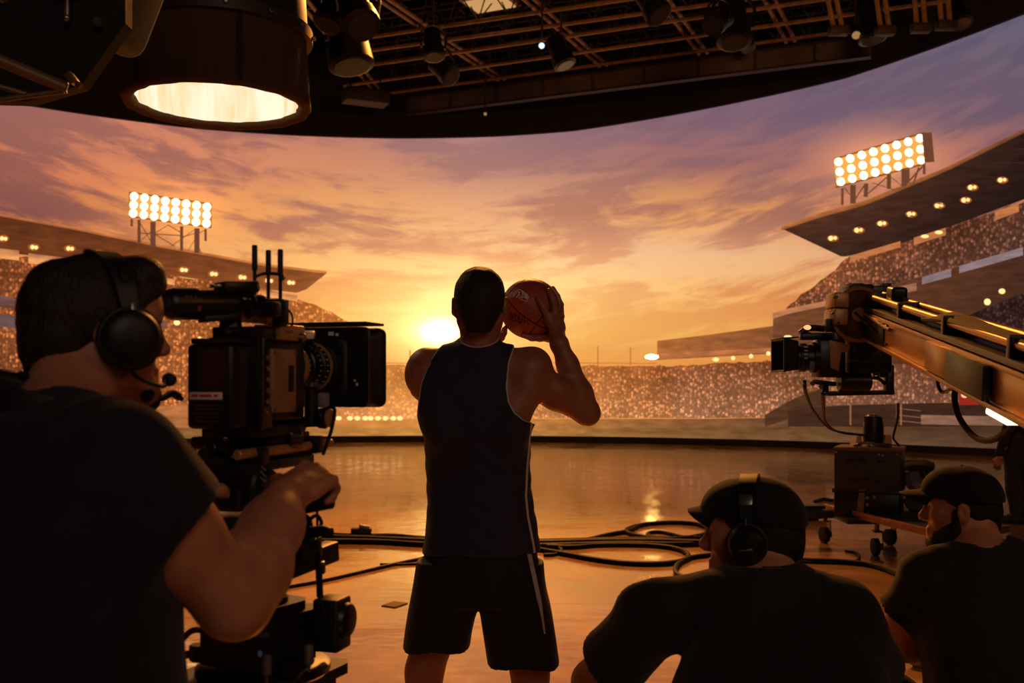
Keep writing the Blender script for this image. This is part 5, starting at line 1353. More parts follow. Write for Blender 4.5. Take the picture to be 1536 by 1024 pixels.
# tan boot on the floor glimpsed past the right hand crew member
bp_ = FL(1412, 1000); bp_ = np.array([bp_[0], bp_[1], 0.0])
t = thing('work_boot', bp_, 'tan high top boot on the floor glimpsed beside the right crew member\'s arm', 'boot')
M_BOOT = pbr('tan_suede', (150, 112, 66), .85, 0, .25, 30, bump=.4, bscale=80)
S = SDF(); S.rc(bp_ + [.03, 0, .06], bp_ + [.05, 0, .26], .05, .05, .02); S.ell(bp_ + [-.05, 0, .04], (.14, .052, .05), None, .03); S.cut(lambda X, Y, Z: .012 - Z); S.cut(lambda X, Y, Z: Z - .25)
S.rc(bp_ + [.05, 0, .2], bp_ + [.06, 0, .4], .04, .04, 0, 's')
S.build('upper', M_BOOT, t, .006)
mb = MB(bp_); mb.prism([(.115 * math.cos(a) - .04 , .055 * math.sin(a), 0) if True else 0 for a in (2 * math.pi * i / 20 for i in range(20))], (0, 0, .022)); mb.build('sole', pbr('gum_sole', (90, 66, 40), .7), t)
mb = MB(bp_)
for k in range(5): mb.tube([(-.06 + .018 * k, -.03, .085 + .03 * k), (-.075 + .018 * k, 0, .098 + .03 * k), (-.06 + .018 * k, .03, .085 + .03 * k)], .004, 6)
mb.build('lace', pbr('cream_lace', (190, 160, 110), .8), t)
# ================================================================ CINEMA CAMERA (left)
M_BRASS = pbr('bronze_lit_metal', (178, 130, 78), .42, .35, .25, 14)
M_BODY = pbr('camera_black', (17, 16, 15), .38, .1, .25, 30, bump=.05, bscale=500)
M_GLASS = pbr('coated_glass', (24, 30, 40), .08, 0, .2, 3, spec=.8)
M_LABEL = pbr('white_label', (200, 188, 180), .5)
M_RED = pbr('red_print', (170, 40, 34), .5)
CO, CM = W(313, 578, 1.72), rotz(-.30)
def lc(p): return CM.T @ (np.asarray(p, float) - CO)
def LW(x, y, Y): return lc(W(x, y, Y))
cam_t = thing('cinema_camera', CO - [0, 0, .1], 'large black cinema camera with matte box and long viewfinder in front of the camera operator', 'camera')
K = lambda: MB(CO, CM)
bat = K().box((.0, .035, -.002), (.092, .07, .148), None, .009, 3).build('battery', M_BODY, cam_t)
K().box((-.005, -.0012, -.018), (.066, .002, .013), None, .001).build('label', M_LABEL, bat)
m_ = K()
for i, (x, w) in enumerate(((-.026, .012), (-.012, .01), (.0, .014), (.016, .008))): m_.box((x, -.0025, -.0175), (w, .001, .0045))
m_.build('label_print', M_RED, bat)
m_ = K()
for r in range(5): m_.box((-.004, -.0005, -.034 - .007 * r), (.05 - .006 * (r % 2), .001, .0016))
m_.build('fine_print', pbr('grey_print', (70, 62, 56), .6), bat)
K().box((.004, .078, .003), (.108, .022, .168), None, .005).build('battery_plate', M_BODY, cam_t)
K().box((.0, .045, .0775), (.088, .07, .01), None, .003).build('top_cover', M_BLACKP, cam_t)
body = K().box((.0, .165, .008), (.104, .16, .15), None, .008).build('body', M_BODY, cam_t)
sp_ = K().box((.0535, .155, .008), (.012, .085, .118), None, .004).build('side_panel', M_BRASS, body)
K().box((.0598, .176, .012), (.003, .018, .05), None, .001).build('port_door', M_BLACKP, sp_)
m_ = K()
for y, z in ((.118, .06), (.192, .06), (.118, -.045), (.192, -.045)): m_.cyl((.0585, y, z), (.0615, y, z), .003, n=8)
m_.build('screw', M_CHROME, sp_)
m_ = K()
for z in (-.05, -.03, -.01, .01, .03, .05): m_.cyl((.053, .098, z), (.059, .098, z), .0055, n=10, bev=.001)
m_.build('button', M_CHROME, body)
K().box((.05, .102, -.058), (.012, .03, .04), None, .003).build('connector_block', pbr('ribbed_bronze', (92, 70, 46), .5, .4), body)
m_ = K()
for z in range(6): m_.box((-.0535, .15, -.04 + .016 * z), (.004, .1, .006), None, .001)
m_.build('vent', M_BLACKP, body)
K().box((.008, .10, .094), (.085, .08, .022), None, .003).build('accessory_block', M_BODY, cam_t)
m_ = K(); m_.box((-.008, .0595, .096), (.03, .001, .008)); m_.box((.026, .0595, .096), (.014, .001, .01)); m_.build('mark', pbr('faint_print', (120, 110, 104), .6), cam_t)
tb = K().box((.03, .185, .098), (.06, .09, .03), None, .004).build('top_bracket', M_BRASS, cam_t)
m_ = K(); m_.cyl((.0585, .21, .09), (.07, .21, .09), .009, n=12, bev=.002); m_.box((.0605, .165, .1), (.002, .03, .004)); m_.build('lock_knob', M_CHROME, tb)
# lens and matte box
LZ = .036
LA = np.array([0, .245, LZ])
lens = K().lathe([(0, .034), (.012, .036), (.012, .043), (.03, .044), (.03, .041), (.05, .043), (.052, .046), (.068, .046), (.07, .043), (.088, .045), (.09, .049), (.108, .049), (.11, .046), (.125, .05), (.127, .056), (.15, .057), (.152, .05)], LA, (0, 1, 0), 40).build('lens', M_BODY, cam_t)
m_ = K(); m_.lathe([(.0, .044), (.0, .047), (.012, .047), (.012, .044)], LA + [0, .015, 0], (0, 1, 0), 40); m_.lathe([(.0, .048), (.0, .0515), (.004, .0515), (.004, .048)], LA + [0, .112, 0], (0, 1, 0), 40); m_.build('brass_ring', M_BRASS, lens)
m_ = K()
for k in range(44):
    a = 2 * math.pi * k / 44; m_.box(LA + [.047 * math.cos(a), .06, .047 * math.sin(a)], (.003, .012, .003), roty(-a))
m_.build('gear_ring', M_BLACKP, lens)
m_ = K()
for k, yy in enumerate((.04, .078, .098)):
    for q in range(9):
        a = -.9 + .24 * q; r = (.0415, .0445, .0495)[k]; m_.box(LA + [r * math.cos(a), yy, r * math.sin(a)], (.001, .006, .0016), roty(-a))
m_.build('scale_marks', pbr('lens_scale', (190, 180, 165), .6), lens)
mb_y = .395
hood_mb = K()
def rr(w, h, y, z=LZ, r=.016, n=5):
    pts = []
    for cx, cz, a0 in ((w - r, h - r, 0), (-w + r, h - r, 90), (-w + r, -h + r, 180), (w - r, -h + r, 270)):
        for k in range(n + 1):
            a = math.radians(a0 + 90 * k / n); pts.append((cx + r * math.cos(a), y, z + cz + r * math.sin(a)))
    return pts
rings = [rr(.058, .054, mb_y), rr(.064, .06, mb_y + .004), rr(.066, .062, mb_y + .03), rr(.104, .082, mb_y + .085), rr(.108, .086, mb_y + .092), rr(.108, .086, mb_y + .104), rr(.1, .078, mb_y + .104), rr(.06, .056, mb_y + .03), rr(.052, .048, mb_y)]
hood_mb.grid([r + [r[0]] for r in rings] + [rings[0] + [rings[0][0]]]); bmesh.ops.remove_doubles(hood_mb.bm, verts=hood_mb.bm.verts, dist=1e-6)
mbx = hood_mb.build('matte_box', M_BLACKP, cam_t, ang=40)
K().prism(rr(.112, .084, mb_y + .004, r=.012), (0, .012, 0)).build('rear_frame', M_BODY, mbx)
K().bar((-.1, mb_y + .045, LZ + .092), (.11, mb_y + .045, LZ + .092), .09, .006, .002, up=(0, 0, 1)).build('top_flag', M_BLACKP, mbx)
m_ = K(); m_.box((.03, mb_y - .002, LZ + .07), (.012, .002, .008)); m_.box((.044, mb_y - .002, LZ + .068), (.006, .002, .006)); m_.box((.085, mb_y - .002, LZ - .028), (.004, .002, .004)); m_.box((.09, mb_y - .002, LZ - .036), (.004, .002, .006)); m_.build('mark', M_LABEL, mbx)
# viewfinder, built where the photo shows it
va, vb = W(252, 456, 1.66), W(345, 456, 1.74); vd = unit(vb - va)
vf = MB().lathe([(-.012, .012), (-.004, .02), (0, .0245), (.008, .027), (.05, .0275), (.052, .025), (.09, .0245), (.12, .022)], va, vd, 24).build('viewfinder', M_BODY, cam_t, label='black tubular viewfinder with rubber eyecup')
MB().lathe([(-.022, .014), (-.016, .019), (-.002, .021), (-.002, .012), (-.018, .010)], va, vd, 20, cap=False).build('eyecup', M_RUB, vf)
m_ = MB(); sd = unit(np.cross(vd, (0, 0, 1)))
for k in range(3): m_.box(va + vd * (.02 + .008 * k) + sd * .0268 + [0, 0, .01], (.004, .002, .004))
m_.box(va + vd * .042 + sd * .027 - [0, 0, .008], (.007, .002, .008)); m_.build('mark', pbr('red_grey_mark', (120, 60, 50), .6), vf)
MB().bar(va + vd * .06 - [0, 0, .026], va + vd * .125 - [0, 0, .022], .03, .012, .003).build('eyepiece_mount', M_BLACKP, vf)
ctl = MB().bar(W(328, 431, 1.73), W(378, 431, 1.78), .04, .02, .004).build('control_box', M_BODY, cam_t)
m_ = MB(); m_.bar(W(317, 429, 1.72), W(330, 429, 1.73), .02, .007, .002); m_.cyl(W(376, 430, 1.77), W(386, 430, 1.78), .011, n=14, bev=.002); m_.build('dial', M_CHROME, ctl)
m_ = MB(); m_.ball(W(366, 452, 1.77), (.024, .024, .02)); m_.cyl(W(345, 455, 1.74), W(392, 455, 1.80), .016, n=14); m_.build('swivel_joint', pbr('satin_black_metal', (30, 27, 25), .22, .5), cam_t)
m_ = MB(); m_.prism([W(337, 461, 1.75), W(352, 464, 1.76), W(412, 474, 1.83), W(412, 486, 1.83), W(372, 483, 1.79), W(338, 472, 1.75)], CM @ np.array([-.02, .004, 0])); m_.build('finder_arm', M_BRASS, cam_t)
m_ = MB(); m_.box(W(398, 464, 1.80), (.05, .03, .028), CM, .004); m_.cyl(W(372, 470, 1.77), W(398, 462, 1.8), .01, n=10); m_.build('arm_bracket', M_BODY, cam_t)
m_ = MB(); m_.cyl(W(346, 470, 1.765), W(346, 500, 1.765), .017, .022, 18); m_.cyl(W(333, 475, 1.74), W(350, 475, 1.76), .015, n=14, bev=.003); m_.box(W(350, 496, 1.77), (.05, .05, .012), CM, .003); m_.build('finder_post', M_BODY, cam_t)
m_ = MB(); m_.box(W(417, 468, 1.84), (.032, .03, .048), CM, .004); m_.build('receiver_box', M_BODY, cam_t)
for x, y0, y1, Y in ((382, 369, 447, 1.80), (402.5, 374, 452, 1.86), (420.5, 379, 452, 1.83)):
    MB().lathe([(0, .0035), (.05, .0035), (.052, .0052), (.094, .0052), (.096, .004)], W(x, y1, Y), (0, 0, 1), 10).build('antenna', M_RUB, cam_t)
MB().tube([W(383, 415, 1.80), W(392, 411, 1.83), W(403, 410, 1.865), W(416, 411, 1.86), W(425, 414, 1.84), W(424, 418, 1.825), W(419, 417, 1.82)], .0032, 8).build('antenna_guard', M_RUB, cam_t)
MB().tube([W(424, 468, 1.84), W(434, 466, 1.85), W(439, 478, 1.87), W(437, 490, 1.88), W(432, 498, 1.89)], .0022, 6).build('cable', M_RUB, cam_t)
MB().tube([W(430, 497, 1.9), W(450, 500, 1.98), W(462, 510, 2.02), W(466, 526, 2.04)], .002, 6).build('cable', M_RUB, cam_t)
m_ = K(); m_.box((.02, .255, .085), (.05, .03, .02), rotz(.3), .004); m_.box((.045, .27, .088), (.025, .02, .014), rotx(.5), .003); m_.build('lens_motor_bracket', M_BODY, cam_t)
K().box((.05, .262, .098), (.022, .026, .012), rotz(.4) @ rotx(.3), .003).build('white_tag', M_LABEL, cam_t)
MB().tube([W(272, 598, 1.70), W(258, 590, 1.66), W(246, 596, 1.62), W(238, 600, 1.60)], lambda u: .0045 + .003 * (1 - u) * (u > .1), 8).build('eyepiece_cable', M_RUB, cam_t)
# support under the camera
m_ = K(); m_.box((.0, .15, -.083), (.10, .20, .022), None, .004); m_.box((.0, .2, -.10), (.085, .16, .016), None, .003); base = m_.build('base_plate', M_BODY, cam_t)
for k, (x, z) in enumerate(((-.036, -.122), (.036, -.122))):
    K().cyl((x, .03, z), (x, .38, z), .0095, n=14, bev=.002).build('support_rod', M_BRASS if x > 0 else M_BODY, cam_t)
m_ = K(); m_.cyl((-.012, .02, -.112), (-.012, .20, -.112), .0125, n=16, bev=.002); m_.cyl((-.075, .06, -.105), (-.02, .07, -.1), .012, n=14, bev=.003); m_.build('shoulder_rod', M_BODY, cam_t)
K().box((.0, .30, -.12), (.11, .03, .035), None, .004).build('rod_clamp', M_BODY, cam_t); K().box((.0, .1, -.128), (.10, .035, .03), None, .004).build('rod_clamp', M_BODY, cam_t)
m_ = MB(); m_.cyl(W(430, 657, 1.9), W(448, 656, 1.92), .019, n=18, bev=.003); m_.build('clamp_knob', pbr('ribbed_chrome', (120, 112, 105), .25, .9), cam_t)
# follow focus
ff = MB().cyl(W(467, 580, 1.98), W(467, 640, 1.98), .014, n=16, bev=.003).build('focus_motor', M_BODY, cam_t)
m_ = MB(); m_.cyl(W(438, 584, 1.98), W(460, 581, 1.98), .0035, n=8); m_.cyl(W(456, 577, 1.98), W(478, 577, 1.98), .007, n=10, bev=.002); m_.cyl(W(467, 572, 1.98), W(467, 582, 1.98), .009, n=12, bev=.002); m_.build('focus_pin', M_CHROME, ff)
MB().box(W(485, 600, 1.985), (.02, .02, .03), CM, .004).build('grey_module', pbr('grey_module', (120, 112, 108), .5), ff)
m_ = MB(); a = W(476, 627, 1.97); m_.lathe([(0, .008), (.006, .02), (.018, .021), (.024, .014)], a, unit((.9, -.35, 0)), 22); m_.build('focus_knob', M_BODY, ff)
m_ = MB(); a = W(493, 627, 1.955); m_.lathe([(0, .017), (.003, .018), (.004, .012)], a, unit((.9, -.35, 0)), 22); m_.build('focus_dial', M_BRASS, ff)
MB().tube([W(487, 620, 1.955), W(491, 612, 1.95), W(499, 611, 1.94), W(502, 618, 1.93), W(497, 645, 1.92), W(485, 680, 1.80)], .0036, 8).build('whip_cable', M_RUB, cam_t)
MB().tube([W(460, 636, 1.96), W(455, 648, 1.94), W(445, 654, 1.92)], .0018, 6).build('cable', M_RUB, cam_t)
m_ = MB(); m_.bar(W(400, 632, 1.88), W(455, 630, 1.96), .02, .016, .003); m_.bar(W(446, 600, 1.97), W(446, 640, 1.97), .012, .012, .002, up=(0, 1, 0)); m_.bar(W(450, 637, 1.97), W(470, 634, 1.98), .014, .014, .003); m_.build('motor_bridge', M_BODY, cam_t)

# ---- fluid head, riser and pedestal
ped = thing('camera_pedestal', (-.50, 1.80, 0), 'black fluid head and pedestal carrying the cinema camera', 'tripod')
PX, PY = -.44, 1.80
m_ = K(); m_.box((.0, .17, -.148), (.085, .26, .02), None, .004); m_.box((0, .08, -.165), (.07, .05, .03), None, .004); m_.build('sliding_plate', M_BODY, ped)
m_ = MB(); m_.lathe([(0, .02), (.004, .024), (.03, .024), (.034, .02), (.036, .012), (.17, .010)], W(261, 687, 1.66), unit(W(400, 700, 1.85) - W(261, 687, 1.66)), 14); m_.build('brake_knob', M_BLACKP, ped)
MB().bar(W(352, 689, 1.78), W(424, 671, 1.95), .018, .012, .003).build('side_bar', M_BRASS, ped)
m_ = MB(); c = W(352, 728, 1.84); m_.box(c, (.095, .11, .085), CM, .012, 3); m_.cyl(c + CM @ np.array([-.065, 0, .0]), c + CM @ np.array([.065, 0, .0]), .042, n=28, bev=.006); m_.cyl(c + CM @ np.array([.058, .01, .0]), c + CM @ np.array([.074, .01, .0]), .03, n=24, bev=.004); m_.build('fluid_head', M_BODY, ped)
m_ = MB()
for k in range(3): m_.tube([W(385, 712 + 9 * k, 1.81) + 0.02 * np.array([math.cos(a), -.4, math.sin(a)]) for a in (0.4, 1.3, 2.2, 3.2, 4.2)], .0022, 6)
m_.build('cable_loop', pbr('brown_cable', (70, 50, 34), .5), ped)
m_ = MB(); m_.cyl(W(352, 770, 1.85), W(352, 792, 1.85), .058, n=30, bev=.005); m_.lathe([(0, .045), (.02, .05), (.05, .03), (.07, .028)], W(352, 790, 1.85) - [0, 0, .07], (0, 0, 1), 28); m_.build('head_base', M_BODY, ped)
MB().lathe([(0, .009), (.05, .009), (.052, .015), (.07, .016), (.118, .0155), (.12, .011)], W(405, 766, 1.73), unit(W(494, 750, 1.70) - W(405, 766, 1.73)), 16).build('pan_handle', M_RUB, ped)
m_ = MB(); m_.bar(W(405, 768, 1.78), W(498, 744, 1.70), .03, .012, .004); m_.build('handle_bracket', M_BODY, ped)
m_ = MB(); m_.ball(W(452, 790, 1.86), (.022, .022, .028)); m_.cyl(W(445, 770, 1.86), W(470, 830, 1.86), .014, n=14); m_.build('elbow_joint', pbr('gloss_black', (20, 18, 17), .2, .2), ped)
MB().tube([W(452, 798, 1.86), W(468, 798, 1.84), W(484, 796, 1.82), W(496, 799, 1.81)], lambda u: .0115 - .002 * u, 12).build('crank_handle', M_BLACKP, ped)
MB().tube([W(462, 790, 1.86), W(466, 778, 1.86), W(476, 773, 1.86), W(482, 783, 1.86), W(480, 790, 1.86)], .0035, 8).build('wire_loop', M_RUB, ped)
m_ = MB(); m_.cyl(W(455, 812, 1.87), W(462, 838, 1.87), .035, .028, 18); m_.build('swivel', M_BODY, ped)
MB().bar(W(380, 870, 1.78), W(499, 825, 1.98), .035, .04, .004).build('cross_arm', pbr('painted_black_bar', (24, 20, 17), .45, .3), ped)
m_ = MB(); zc = W(0, 905, 1.86)[2]; pc_ = W(405, 905, 1.86); m_.cyl(pc_ - [0, 0, .02], [pc_[0], pc_[1], W(0, 770, 1.86)[2]], .021, n=22); m_.lathe([(0, .034), (.026, .034), (.03, .03)], pc_ - [0, 0, .012], (0, 0, 1), 26); m_.build('column', M_BODY, ped)
dz = W(0, 948, 1.86)[2]
R_ = rotz(-.55)
m_ = MB(); h = .085; cb = pc_ * [1, 1, 0] + [-.012, 0, dz]
prof = [(-.075, -.085), (.045, -.085), (.075, -.05), (.075, .06), (.05, .085), (-.075, .085)]
m_.prism([cb + R_ @ np.array([x, y, -.05]) for x, y in prof], (0, 0, .092)); m_.prism([cb + R_ @ np.array([x * .8, y * .8, .042]) for x, y in prof], (0, 0, .016)); hb = m_.build('head_housing', M_BODY, ped)
m_ = MB(); pz = cb + R_ @ np.array([.0605, -.0675, .0]); fd = unit(R_ @ np.array([.035, .03, 0])); m_.bar(pz - fd * .014 + [0, 0, .018], pz + fd * .014 + [0, 0, .018], .002, .01); m_.build('badge', pbr('dim_label', (74, 64, 58), .5), hb)
MB().ball(pz + R_ @ np.array([.004, -.004, -.014]), (.004, .004, .006)).build('status_lamp', glow('pale_blue_led', (150, 170, 190), .05), hb)
m_ = MB(); m_.lathe([(0, .118), (.006, .124), (.016, .124), (.02, .115)], cb - [0, 0, .075], (0, 0, 1), 40); m_.build('turn_table', M_BODY, ped)
m_ = MB(); zb_ = cb[2] - .085; m_.prism([cb * [1, 1, 0] + rotz(-.42) @ np.array([x, y, 0]) + [.01, 0, zb_ - .012] for x, y in ((-.16, -.15), (.07, -.15), (.095, -.125), (.095, .12), (.08, .14), (-.16, .14))], (0, 0, .02)); m_.build('base_board', pbr('dark_board', (20, 17, 15), .5), ped)
m_ = MB(); m_.prism([cb * [1, 1, 0] + rotz(-.42) @ np.array([x, y, 0]) + [.01, 0, zb_ - .06] for x, y in ((-.13, -.12), (.075, -.12), (.075, .11), (-.13, .11))], (0, 0, .048)); m_.build('lower_housing', pbr('brown_black_housing', (38, 28, 20), .5), ped)
for x, y, Y in ((399.5, 1005, 1.735), (463, 978, 1.80)):
    p = W(x, y, Y); p[2] = zb_ + .008
    m_ = MB(); m_.cyl(p, p + [0, 0, .04], .0035, n=10); m_.lathe([(.034, .0055), (.036, .009), (.066, .009), (.07, .0075)], p, (0, 0, 1), 16); m_.build('locking_peg', pbr('grey_peg', (96, 88, 82), .5, .3), ped)
m_ = MB(); p = W(300, 990, 1.85); m_.cyl(p, p + [0, 0, .03], .02, n=14, bev=.003); m_.bar(p + [-.03, 0, .01], p + [.04, .01, .02], .02, .012, .003); m_.tube([W(265, 968, 1.9), W(290, 945, 1.9), W(320, 950, 1.9)], .006, 8); m_.build('pedal_bracket', pbr('aged_bronze', (84, 60, 38), .35, .6), ped)
lower = cb * [1, 1, 0]
m_ = MB(); m_.lathe([(0, .07), (.1, .07), (.1, .055), (.55, .055), (.55, .045), (zb_ - .06, .045)], lower, (0, 0, 1), 26); m_.build('pedestal_post', M_BODY, ped)
for k in range(3):
    a = .4 + 2.094 * k; d = np.array([math.cos(a), math.sin(a), 0]); MB().bar(lower + d * .05 + [0, 0, .14], lower + d * .42 + [0, 0, .07], .05, .04, .006).build('leg', M_BODY, ped)
    MB().lathe([(-.015, .045), (-.012, .05), (.012, .05), (.015, .045)], lower + d * .42 + [0, 0, .05], np.array([-d[1], d[0], 0]), 20).build('wheel', M_RUB, ped)
# hanging control unit
hu = thing('hanging_control_unit', W(500, 932, 1.87), 'black control unit hanging from a thin rod beside the camera pedestal', 'control unit')
m_ = MB(); m_.cyl(W(477, 830, 1.87), W(480, 895, 1.87), .0065, n=10); m_.cyl(W(475.5, 760, 1.87), W(477, 832, 1.87), .0025, n=8); m_.build('rod', M_BODY, hu)
MB().box(W(481, 851, 1.87), (.016, .02, .024), None, .003).build('clamp', M_BODY, hu)
m_ = MB(); m_.box(W(498, 934, 1.87), (.052, .06, .098), rotz(-.3), .006, 3); cu = m_.build('case', M_BLACKP, hu)
MB().lathe([(0, .032), (.008, .034), (.016, .03), (.02, .018)], W(513, 929, 1.87), unit((.95, -.3, 0)), 28).build('round_cover', M_BODY, cu)
m_ = MB()
for k in range(5): m_.box(W(499, 920 + 4.6 * k, 1.838), (.0055, .002, .0038))
m_.build('lettering', pbr('dim_letters', (70, 62, 54), .6), cu)
MB().tube([W(478, 896, 1.85), W(486, 915, 1.835), W(489, 940, 1.835), W(485, 958, 1.84)], .0018, 6).build('lanyard', M_RUB, hu)
MB().tube([W(470, 955, 1.85), W(476, 952, 1.86), W(480, 950, 1.87)], .003, 6).build('hook', M_CHROME, hu)

# ================================================================ CAMERA JIB (right)
J0, J1 = W(1316, 487, 4.2), W(1510, 571, 2.59); jd = unit(J1 - J0)
js = unit(np.cross((0, 0, 1), jd)); ju = np.cross(jd, js)      # js points to the left (the lit side faces -X)
if js[0] > 0: js = -js
JM3 = np.stack([js, jd, ju if ju[2] > 0 else -ju], 1)
jib = thing('camera_jib', (1.02, .55, 0), 'long bronze coloured camera jib arm reaching in from the right edge', 'camera crane')
JB = lambda: MB(J0, JM3)
M_JIB = pbr('bronze_jib_paint', (178, 126, 66), .36, .5, .22, 5, bump=.03, bscale=40)
M_JIBD = pbr('dark_jib_metal', (34, 27, 22), .45, .35, .3, 8)
JL = 4.05
arm = JB().box((0, JL / 2 - .02, .002), (.10, JL, .106), None, .006).build('arm', M_JIB, jib)
m_ = JB()
for s_ in (-1, 1): m_.bar((s_ * .056, .0, -.056), (s_ * .056, JL, -.056), .014, .014, .002)
m_.bar((.053, .1, .05), (.053, JL, .05), .008, .014, .002); m_.build('edge_rail', pbr('pale_bronze_rail', (170, 124, 76), .4, .4), arm)
JB().box((.052, .20, .0), (.006, .38, .10), None, .002).build('end_plate', M_JIBD, arm)
m_ = JB()
for y in (.42, .44): m_.cyl((.05, y, .035), (.056, y, .035), .007, n=10); m_.cyl((.05, y, -.035), (.056, y, -.035), .006, n=10)
m_.build('bolt', M_CHROME, arm)
m_ = JB(); m_.box((.056, 1.20, .0), (.02, .26, .09), None, .004); m_.build('cover_plate', M_JIB, arm)
m_ = JB(); m_.box((.06, 1.52, .0), (.03, .36, .094), None, .004); m_.build('dark_housing', M_JIBD, arm)
m_ = JB(); m_.box((.01, JL * .5, .070), (.085, JL * .96, .018), None, .003); m_.build('cable_tray', M_JIBD, arm)
for k, (x, z, r) in enumerate(((.03, .118, .013), (-.03, .125, .013), (.0, .098, .009))):
    JB().cyl((x, -.1, z), (x, JL, z - .01), r, n=12).build('tension_rod', M_JIB if k < 2 else M_JIBD, jib)
for y in (.05, .6, 1.2, 1.8, 2.6, 3.4): JB().box((0, y, .10), (.10, .03, .07), None, .004).build('rod_support', M_JIBD, jib)
m_ = JB(); m_.box((-.01, .3, .145), (.06, .11, .06), None, .012, 3); m_.build('top_motor', M_BODY, jib)
m_ = JB()
for k in range(3): m_.tube([(.03 - .02 * k, .9, .10), (.035 - .02 * k, 1.15, .118 + .006 * k), (.03 - .02 * k, 1.5, .12), (.03, 2.1, .115), (.02, 2.8, .11)], .011, 8)
m_.build('cable', M_RUB, jib)
JB().tube([(.055, .02, .05), (.062, .2, .045), (.06, .42, .03), (.058, .52, .028)], .007, 8).build('handle_bar', M_CHROME, jib)
MB().tube([W(1283, 469, 4.15), W(1300, 485, 4.0), W(1322, 502, 3.9), W(1350, 510, 3.7), W(1390, 508, 3.4), W(1440, 504, 3.02)], .0055, 8).build('cable', M_RUB, jib)
MB().tube([W(1434, 575, 3.02), W(1432, 600, 3.0), W(1440, 628, 2.98), W(1462, 655, 2.9), W(1486, 660, 2.8), W(1512, 645, 2.65), W(1545, 612, 2.5)], .009, 10).build('hanging_cable', M_RUB, jib)
m_ = MB(); m_.tube([W(1405, 553, 3.3), W(1408, 580, 3.3), W(1417, 588, 3.28), W(1440, 574, 3.1), W(1444, 570, 3.05)], .006, 8); m_.cyl(W(1404, 552, 3.3), W(1404, 558, 3.25), .014, n=12); m_.build('bracket', M_JIBD, jib)
JB().box((.045, 1.78, -.070), (.04, .16, .016), rotz(0), .004).build('work_light', glow('work_light_warm', (255, 226, 180), 3.0), jib)
# counterweight end out of frame
JE = J0 + JM3 @ np.array([0, JL - .45, 0])
m_ = MB(); m_.cyl((JE[0], JE[1], .12), JE - [0, 0, .06], .06, n=24); m_.build('column', M_JIBD, jib)
m_ = MB(); m_.box((JE[0], JE[1], .10), (.7, .7, .06), None, .01); m_.build('base', M_JIBD, jib)
for a, b in ((-1, -1), (-1, 1), (1, -1), (1, 1)): MB().lathe([(-.02, .06), (-.018, .065), (.018, .065), (.02, .06)], (JE[0] + a * .3, JE[1] + b * .3, .066), (1, 0, 0), 20).build('wheel', M_RUB, jib)
m_ = JB()
for k in range(4): m_.cyl((-.09, JL - .04 - .06 * k, 0), (.09, JL - .04 - .06 * k, 0), .13, n=26, bev=.006)
m_.build('counterweight', M_JIBD, jib)
# ---- remote head and its camera
YJ = 4.32
hd = thing('remote_camera', W(1265, 530, YJ), 'cinema camera in a motorised remote head hanging from the end of the jib, pointing left', 'camera')
def JW(x, y, dY=0): return W(x, y, YJ + dY)
def jbox(x0, y0, x1, y1, d, dY=0, bev=.008, R=None):
    a, b = JW(x0, y0, dY), JW(x1, y1, dY); c = (a + b) / 2
    return c, (abs(b[0] - a[0]), d, abs(a[2] - b[2])), R, bev
m_ = MB(); m_.box(*jbox(1266, 428, 1302, 492, .16, 0, .012)); m_.box(*jbox(1268, 426, 1290, 434, .1, 0, .004)); m_.box(*jbox(1300, 430, 1330, 446, .12, 0, .006)); m_.box(*jbox(1318, 426, 1331, 438, .1, 0, .004)); m_.build('head_motor', M_BODY, hd)
m_ = MB(); m_.box(*jbox(1245, 440, 1266, 463, .14, -.02, .008, roty(.06))); m_.box(*jbox(1243, 464, 1264, 488, .15, -.02, .008, roty(.06))); hh = m_.build('head_cover', M_BRASS, hd)
m_ = MB()
for x, y in ((1251, 446), (1255, 445), (1249, 470), (1258, 484)): p = JW(x, y, -.095); m_.cyl(p, p - [0, .004, 0], .006, n=8)
m_.build('screw', M_BODY, hh)
m_ = MB(); c = JW(1291, 472, -.09); m_.lathe([(0, .115), (.006, .12), (.02, .12), (.024, .112)], c, unit((-.55, -.82, 0)), 36); pl = m_.build('pulley', M_JIBD, hd)
m_ = MB(); m_.lathe([(.024, .118), (.03, .118), (.03, .104), (.024, .104)], c, unit((-.55, -.82, 0)), 36); m_.lathe([(.02, .03), (.034, .028)], c, unit((-.55, -.82, 0)), 20); m_.build('pulley_rim', M_BRASS, pl)
m_ = MB(); m_.bar(JW(1302, 470, -.02), J0 + jd * .05, .11, .14, .01); m_.build('neck', M_BODY, hd)
m_ = MB(); m_.prism([JW(1262, 488, -.06), JW(1276, 486, -.06), JW(1300, 520, -.06), JW(1284, 530, -.06)], (0, .12, 0)); m_.box(*jbox(1238, 478, 1246, 498, .04, -.05, .004)); m_.build('drop_bracket', M_JIBD, hd)
jm = MB(); c, s_, _, _ = jbox(1166, 509, 1190, 557, .2)
fx = [JW(1166, 0)[0], JW(1188, 0)[0], JW(1192, 0)[0]]; cz = JW(0, 533)[2]
def ryz(x, hy, hz): return [(x, YJ + a * hy, cz + b * hz) for a, b in ((-1, -1), (1, -1), (1, 1), (-1, 1))]
rg = [ryz(fx[2], .06, .055), ryz(fx[1], .085, .062), ryz(fx[0], .105, .072), ryz(fx[0], .098, .065), ryz(fx[1], .07, .052), ryz(fx[2], .05, .045)]
jm.grid([r + [r[0]] for r in rg] + [rg[0] + [rg[0][0]]]); bmesh.ops.remove_doubles(jm.bm, verts=jm.bm.verts, dist=1e-6); jmb = jm.build('matte_box', M_BLACKP, hd, ang=30)
MB().box((fx[0] + .03, YJ, cz + .074), (.07, .2, .005), roty(-.05), .001).build('top_flag', M_BLACKP, jmb)
